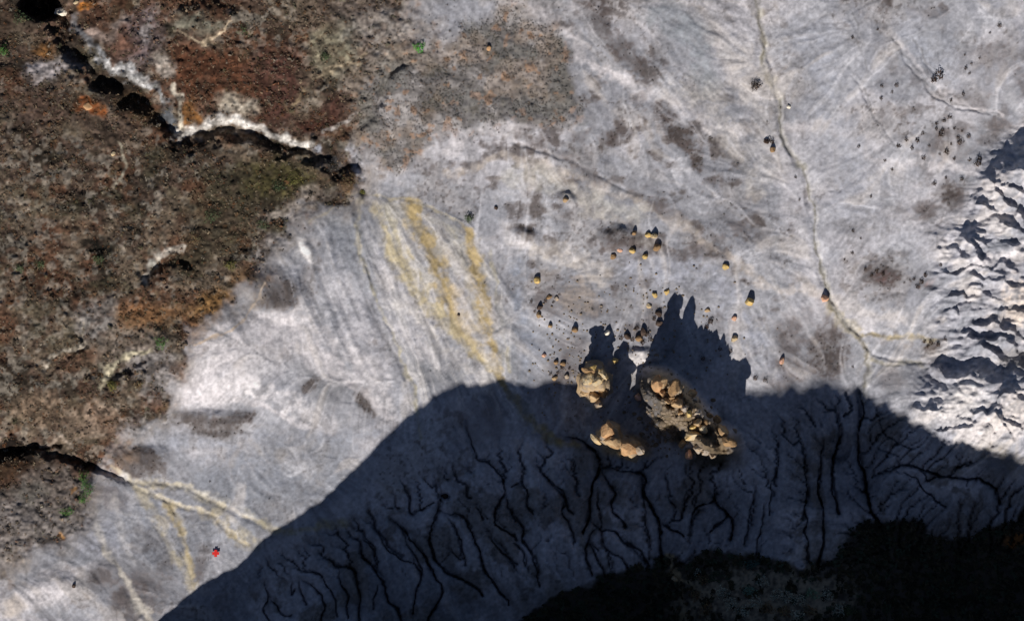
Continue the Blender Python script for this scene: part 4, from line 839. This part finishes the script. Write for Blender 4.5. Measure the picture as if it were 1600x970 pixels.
for k, (u, v, rx, ry, h, p, label) in enumerate([
 (655,74,10,9,.6,BRIGHT,'bright green shrub on the pale rib at the left of the grey scrub slope'),(5,79,10,11,.5,GREEN,'green shrub cut by the left edge of the view, near the top'),(32,28,14,10,.5,DULL,'dull green shrub just left of the black pit, top left'),
 (382,47,13,11,.4,DULL,'dull green shrub at the right end of the curved cream rim'),(251,535,11,11,.8,GREEN,'dark green shrub with a black shadow beside the orange brown scrub'),(176,602,10,9,.5,OLIVE,'olive shrub below the pale track near the left edge of the white silt'),
 (154,405,10,8,.5,DULL,'green shrub at the foot of a black patch in the brown scrub'),(131,746,10,14,.6,GREEN,'upper green shrub of the row on the grey slope, bottom left'),(137,764,11,14,.7,GREEN,'middle green shrub of the row on the grey slope, bottom left'),(128,779,9,9,.5,GREEN,'lower green shrub of the row on the grey slope, bottom left'),
 (104,799,13,9,.5,GREEN,'low green shrub standing southwest of the green row, bottom left'),(435,291,12,10,.6,DULL,'green shrub at the left in the dark thicket west of the fan head'),(460,280,14,11,.6,OLIVE,'olive shrub in the middle of the dark thicket west of the fan head'),(410,350,12,10,.5,DULL,'dull green shrub at the southern edge of the dark thicket'),
 (733,341,8,7,.5,DULL,'small dark green shrub alone on the silt right of the fan head'),(62,412,9,8,.4,DULL,'pale green shrub in the brown scrub, right of another by the left edge'),(30,418,8,8,.4,DULL,'pale green shrub in the brown scrub nearest the left edge, middle height'),(508,88,9,7,.35,DULL,'green shrub on the beige grassy patch, top middle left'),
 (567,300,9,5,.3,OLIVE,'yellow green tuft right at the head of the ochre fan'),(360,414,10,9,.5,OLIVE,'olive shrub on the slope above the white silt lobes'),(547,280,16,14,.7,BRWN,'large brown bush at the head of the ochre fan'),(517,258,14,13,.6,pal((70,68,66),(84,80,74),(54,52,50)),'grey bush left of the large brown bush at the fan head'),
 (1180,134,9,8,.4,DRY,'dark grey bush left of the upper stream bed'),(215,601,8,7,.4,BRWN,'brown shrub right of the olive one near the white silt edge'),(330,336,14,12,.6,DULL,'dark olive shrub in the thicket right of the brown scrub'),(303,372,13,12,.6,BRWN,'brown olive bush in the thicket right of the pale track'),
 (1582,840,12,8,.6,pal((150,96,44),(120,74,36),(96,62,36)),'rusty orange bush in the black gorge, bottom right')]):
    shrub(u, v, rx, ry, h, p, label, 300 + k, 'shrub', GS)
GB = 'grey scrub bushes on the shaded ledge'
PLACE = ['at the west end of the grey thicket along the bottom edge','just right of the tan band at the bottom edge','in the upper left of the bottom thicket','in the lower left of the bottom thicket']
bl = [(1092,892,11,9,GREY,'grey bush on the north rim of the bottom thicket, nearest the tan band'),(1100,905,12,10,BRWN,'brown grey bush behind the tan band at the bottom edge'),(1088,930,12,10,BRWN,'brown bush on the tan slope at the bottom edge'),(1105,950,13,11,BRWN,'brown grey bush lowest on the tan slope'),
 (1130,925,12,10,GREY,'grey bush in the western gap of the bottom thicket'),(1142,942,13,12,GREY,'grey bush left of the teal one in the bottom thicket'),(1174,880,14,8,pal((62,92,86),(50,74,72),(74,100,92)),'dark teal bush standing apart north of the bottom thicket'),(1170,922,11,8,pal((120,146,130),(96,124,110)),'pale teal bush at the north rim of the bottom thicket'),
 (1180,940,14,12,GREY,'broad grey bush below the pale teal one'),(1192,908,11,10,GREY,'lilac grey bush standing highest in the bottom thicket'),(1200,950,13,11,BRWN,'tan bush at the bottom edge below the broad grey bush'),(1215,930,13,11,GREY,'grey bush in the centre of the bottom thicket'),(1232,932,12,10,GREY,'pale grey green bush right of the thicket centre'),
 (1225,955,13,10,BRWN,'brown bush at the bottom edge under the thicket centre'),(1250,938,12,10,GREY,'grey bush right of the pale grey green one'),(1268,928,13,10,pal((110,138,112),(92,120,98),(130,150,124)),'sage green bush at the right of the bottom thicket'),(1265,955,13,10,BRWN,'tan brown bush at the bottom edge under the sage green one'),(1292,930,10,12,GREY,'dim grey bush at the right end of the bottom thicket'),
 (1308,952,15,11,GREY,'low grey bush farthest right on the bottom ledge'),(1322,955,14,10,DULL,'dull green bush beside the farthest right grey one'),(1245,960,12,9,GREY,'grey bush at the bottom edge between two brown ones'),(1160,955,13,10,GREY,'grey bush at the bottom edge under the pale teal one')]
for k, (u, v, rx, ry, p, label) in enumerate(bl):
    shrub(u, v, rx, ry, .55, p, label, 400 + k, 'bush', GB, 240, 'bush', .07)

# small dark dry shrubs dotted over the northeastern silt
dry_src = []
for k in range(4):
    r = np.random.default_rng(500 + k); V, c = leaf_arrays(70, .22, .2, .26, .05, r, DRY); dry_src.append(leaf_mesh('dry_shrub', V, c, MAT_LEAF))
ORD = ['leftmost', 'second from the left', 'third from the left', 'fourth from the left', 'fifth from the left', 'sixth from the left', 'seventh from the left', 'eighth from the left', 'ninth from the left', 'tenth from the left', 'eleventh from the left', 'twelfth from the left']
ORR = [w.replace('left', 'right') for w in ORD]
def dots(lst, label, grp):
    if not isinstance(label, list):
        lst = sorted(lst); n = len(lst); label = [label.replace('# ', (ORD[i] if i < (n + 1) // 2 else ORR[n - 1 - i]) + ' ') for i in range(n)]
    for i, q in enumerate(lst):
        u, v, s = q
        o = add('dry_shrub', dry_src[(int(u) + int(v)) % 4], None, (wx(u), wy(v), zat(u, v) - .02), (u * 7 + v * 3) % 6.28); o.scale = (s, s, s)
        tag(o, label[i] if isinstance(label, list) else label, 'dry shrub', grp)
dots([(1468,118,2.0),(1458,125,1.3)], ['big dark brown shrub on the pale northeastern silt','dark shrub touching the lower left of the big dark brown one'], 'pair of dark shrubs on the northeastern silt')
dots([(1378,135,.8),(1401,133,.95),(1394,144,.7),(1377,154,.75)], ['left upper dot of the four dark shrubs west of the big brown one','right upper and largest dot of the four dark shrubs west of the big brown one','right lower faint dot of the four dark shrubs west of the big brown one','left lower dot of the four dark shrubs west of the big brown one'], 'four dark shrubs')
dots([(1371,46,.6),(1332,59,.75),(1562,40,.9),(1547,52,.5)], ['tiny dark shrub alone under the brown smudge at the top right','tiny dark shrub alone left of the brown smudge at the top right','dark round shrub alone near the top right corner','faint tiny shrub just below left of the one near the top right corner'], 'single dark shrubs near the top edge')
dots([(1509,107,.8),(1518,100,.6),(1531,91,.6),(1508,86,.5),(1486,157,.7),(1505,147,.8),(1515,115,.6)], '# tiny shrub in the scatter right of the big brown shrub', 'loose scatter right of the big brown shrub')
dots([(1484,183,.95),(1475,189,.8),(1463,193,.7),(1463,201,.75),(1473,203,.8),(1491,201,.6),(1513,213,.95),(1500,222,1.25),(1470,210,1.1),(1442,208,.8),(1433,220,1.05),(1416,219,.8),(1404,228,1.0),(1425,231,.9),(1479,237,1.1),(1443,247,.9),(1468,241,.6),(1491,248,.7),(1515,250,.8),(1497,215,.8),(1486,225,.6),(1452,228,.6),(1503,205,.5)],
     '# dark shrub in the dense sprinkle northwest of the gullied slope', 'dense sprinkle of shrubs northwest of the gullied slope')
dots([(1528,256,1.5),(1531,248,.9)], ['reddish dark shrub at the very corner where the gullied slope begins','small shrub touching the top of the reddish corner shrub'], 'shrubs at the corner of the gullied slope')
dots([(1460,287,.95),(1478,278,.6),(1503,280,.8),(1361,307,.6),(1394,265,.6),(1383,251,.6),(1342,229,.75),(1333,360,.7),(1332,395,.7),(1470,414,.8),(1332,573,.6),(1249,312,.6),(1243,277,.6),(1345,372,.5),(1320,405,.5)],
     ['dark shrub alone south of the dense sprinkle of dots','faint shrub above right of the one south of the dense sprinkle','shrub on the upper end of the brown patch by the gullied slope','tiny shrub alone in the middle of the blue grey silt east of the stream','tiny shrub just below the cream band, right of another','tiny shrub on the cream band','dark dot alone right of the upper stream bed','dark dot right of the stream bed, upper of two','dark dot right of the stream bed, lower of two','dark dot on pale silt at the foot of the gullied slope','dark dot at the left of the forked stream bed','tiny dot left of the stream bed, lower of two','tiny dot left of the stream bed, upper of two','faint dot between the stream bed and the brown patch, upper','faint dot between the stream bed and the brown patch, lower'], 'scattered dark dots')
dots([(1446,430,1.0),(1440,440,1.1),(1434,448,.9),(1428,436,.7),(1370,424,1.0),(1362,430,.8),(1380,428,.9),(1352,420,.7)], '# dark shrub in the brown patches west of the gullied slope', 'shrubs in the brown patches')
dots([(1455,534,1.1),(1466,538,1.0),(1444,533,.9),(1477,530,.9),(1450,541,.8)], '# dark shrub in the short row by the cream side channel', 'row of shrubs by the side channel')
dots([(1199,221,1.2),(1206,222,1.0)], ['black shrub left of the stream bed, left of a pair','black shrub left of the stream bed, right of a pair'], 'pair left of the stream')
dots([(830,472,.7),(874,460,.6),(865,472,.7),(852,470,.8),(836,486,.7),(878,574,.9),(872,582,.8),(890,575,.7),(860,584,.7)], '# dark shrub in the rubble between fan and hoodoos', 'shrubs in the rubble')
dots([(995,512,1.1),(1010,522,1.2),(988,530,1.0),(1016,530,1.0),(1004,535,1.1),(1022,498,.9),(970,528,1.0)], '# black shrub in the dark clutter above the white silt', 'dark clutter above the white silt')
dots([(1110,502,1.3),(1098,560,1.0),(1125,545,.9),(1142,548,.9),(1180,590,1.1),(1196,594,1.0),(1104,510,1.0)], '# dark shrub along the right edge of the hoodoo shadow', 'shrubs along the hoodoo shadow edge')

# ------------------------------------------------------------------ red marker
mk_ = tag(add('survey_marker', None, loc=(wx(337), wy(864), zat(337, 864))), 'small red cross shaped marker on pale silt near the big shadow edge', 'marker')
pv = []; pf = []
L_, w_, zz_ = .27, .11, .17
prof = [(-w_, -L_), (w_, -L_), (w_, -w_), (L_, -w_), (L_, w_), (w_, w_), (w_, L_), (-w_, L_), (-w_, w_), (-L_, w_), (-L_, -w_), (-w_, -w_)]
for z in (zz_, zz_ + .03): pv += [(x, y, z) for x, y in prof]
pf += [tuple(range(12))[::-1], tuple(range(12, 24))] + [(i, (i + 1) % 12, 12 + (i + 1) % 12, 12 + i) for i in range(12)]
add('panel', mesh_of('panel', pv, pf, MAT_RED, False), mk_)
pv = [(.035 * math.cos(a * .785), .035 * math.sin(a * .785), z) for z in (-.15, zz_) for a in range(8)]
add('peg', mesh_of('peg', pv, [(i, (i + 1) % 8, 8 + (i + 1) % 8, 8 + i) for i in range(8)] + [tuple(range(8, 16))], MAT_PEG, False), mk_)

# ------------------------------------------------------------------ low scrub nobody could count
r = np.random.default_rng(900)
def scatter(name, n, dens, sizes, leaves, palf, label, cat, box=(-180, 1780, -180, 1130), leaf=.5, flat=.7):
    cu = r.uniform(box[0], box[1], n * 3); cv = r.uniform(box[2], box[3], n * 3)
    d = dens(cu, cv); keep = np.flatnonzero(r.random(n * 3) < d)[:n]; cu = cu[keep]; cv = cv[keep]; m = len(cu)
    s = sizes(cu, cv, m); z = np.array([zat(a, b) for a, b in zip(cu, cv)])
    k = leaves
    dd = r.normal(size=(m, k, 3)); dd[..., 2] = np.abs(dd[..., 2]); dd /= np.linalg.norm(dd, axis=2, keepdims=True)
    c = dd * (r.random((m, k, 1)) ** .5) * s[:, None, None] * (1, 1, flat)
    nr = dd + r.normal(size=(m, k, 3)) * .5; nr[..., 2] += 1.6; nr /= np.linalg.norm(nr, axis=2, keepdims=True)
    t = np.cross(nr, r.normal(size=(m, k, 3))); t /= np.linalg.norm(t, axis=2, keepdims=True) + 1e-9; b = np.cross(nr, t)
    q = s[:, None, None] * leaf * r.uniform(.6, 1.3, (m, k, 1))
    V = np.stack([c - t * q, c - b * q * .5, c + t * q, c + b * q * .5], 2)
    V[..., 0] += wx(cu)[:, None, None]; V[..., 1] += wy(cv)[:, None, None]; V[..., 2] += z[:, None, None] + .02
    col = palf(cu, cv, m); col = np.repeat(col[:, None, :], k, 1) * r.uniform(.7, 1.3, (m, k, 1))
    o = add(name, leaf_mesh(name, V.reshape(-1, 4, 3), col.reshape(-1, 3), MAT_SCRUB)); o['kind'] = 'stuff'; o['label'] = label; o['category'] = cat
    return o
LUM = SOIL @ np.array([.3, .6, .1], np.float32)
def d_brown(u, v):
    return grid_at(MK['brown'], u, v) * np.clip(1.25 - 5.8 * grid_at(LUM, u, v), .03, 1) * (.35 + .65 * ss(-.15, .2, _fbm(u / 34, v / 34, 3, 180)))
def c_brown(u, v, m):
    P = pal((78,64,52),(96,80,64),(60,52,44),(104,78,54),(84,82,60),(124,106,86),(50,44,38),(128,120,106),(112,76,52),(140,124,102))
    w = ss(-.3, .3, _fbm(u / 45, v / 45, 3, 181))
    base = P[r.integers(0, len(P), m)]
    gs_ = grid_at(SOIL, u, v) * 1.05
    return .55 * base + .5 * gs_
scatter('brown_scrub', 62000, d_brown, lambda u, v, m: r.uniform(.05, .13, m) * (1 + 1.6 * r.random(m) * (r.random(m) < .10)), 5, c_brown, 'low brown scrub covering the upland on the left', 'scrub', leaf=.62, flat=.45)
def d_grey(u, v): return grid_at(MK['greys'], u, v) * (.3 + .7 * ss(-.15, .2, _fbm(u / 26, v / 26, 3, 182)))
def c_grey(u, v, m):
    P = pal((104,98,92),(84,80,72),(120,114,106),(92,92,78),(132,104,80),(70,66,62)); return .35 * P[r.integers(0, len(P), m)] + .65 * grid_at(SOIL, u, v)
scatter('grey_scrub', 4200, d_grey, lambda u, v, m: r.uniform(.04, .10, m), 7, c_grey, 'thin grey brown scrub on the slope at the top middle', 'scrub', (540, 940, -20, 290))
SL = SOIL[..., 0] * .3 + SOIL[..., 1] * .6 + SOIL[..., 2] * .1
def d_crust(u, v): return (1 - grid_at(MK['brown'], u, v)) * (1 - grid_at(MK['greys'], u, v)) * ss(.26, .13, grid_at(SL, u, v)) * (v < 880)
def c_crust(u, v, m):
    P = pal((92,82,76),(76,68,64),(108,98,92),(84,80,70)); return .6 * P[r.integers(0, len(P), m)] + .4 * grid_at(SOIL, u, v)
scatter('crust_scrub', 4500, d_crust, lambda u, v, m: r.uniform(.04, .11, m), 7, c_crust, 'short grey brown growth in patches on the pale silt', 'scrub', (150, 1600, -20, 880), .5, .5)
def d_gorge(u, v): return ss(.16, .07, grid_at(SL, u, v)) * (v > 790) * (u > 690)
def c_gorge(u, v, m):
    P = pal((52,52,38),(40,40,32),(70,64,48),(60,68,54)); return P[r.integers(0, len(P), m)]
scatter('gorge_scrub', 6000, d_gorge, lambda u, v, m: r.uniform(.15, .4, m), 9, c_gorge, 'dark scrub filling the gorge along the bottom edge', 'scrub', (690, 1760, 790, 1120))
# pebbles round the hoodoos
MAT_PEB = tint_mat('pebble_stone', base=soil(126,112,96), scale=1.3, lo=.6, hi=1.3, bump=.01, fine=12)
def pebbles():
    V0, F0 = ICO[2]; F0 = np.array(F0); n = 620; Vs = []; Fs = []; b = 0
    while n:
        q_ = r.random()
        if q_ < .4: u, v = r.normal(1020, 60), r.normal(560, 60)
        elif q_ < .8: u, v = r.normal(1052, 28), r.normal(654, 26)
        else: u, v = r.normal(880, 30), r.normal(540, 45)
        if not (820 < u < 1240 and 400 < v < 720): continue
        s = r.uniform(.035, .09) if q_ < .4 or q_ >= .8 else r.uniform(.06, .2); k = V0[:42] if False else V0
        P = k * (s * r.uniform(.7, 1.3), s * r.uniform(.7, 1.3), s * .7) * (1 + .25 * n3(V0, 1.5, float(n)))[:, None]
        P = P + (wx(u), wy(v), zat(u, v) + s * .25); Vs.append(P); Fs.append(F0 + b); b += len(P); n -= 1
    me = mesh_of('pebbles', np.concatenate(Vs), np.concatenate(Fs).tolist(), MAT_PEB)
    o = add('pebbles', me); o['kind'] = 'stuff'; o['label'] = 'loose brown pebbles strewn around the hoodoos'; o['category'] = 'pebbles'
pebbles()
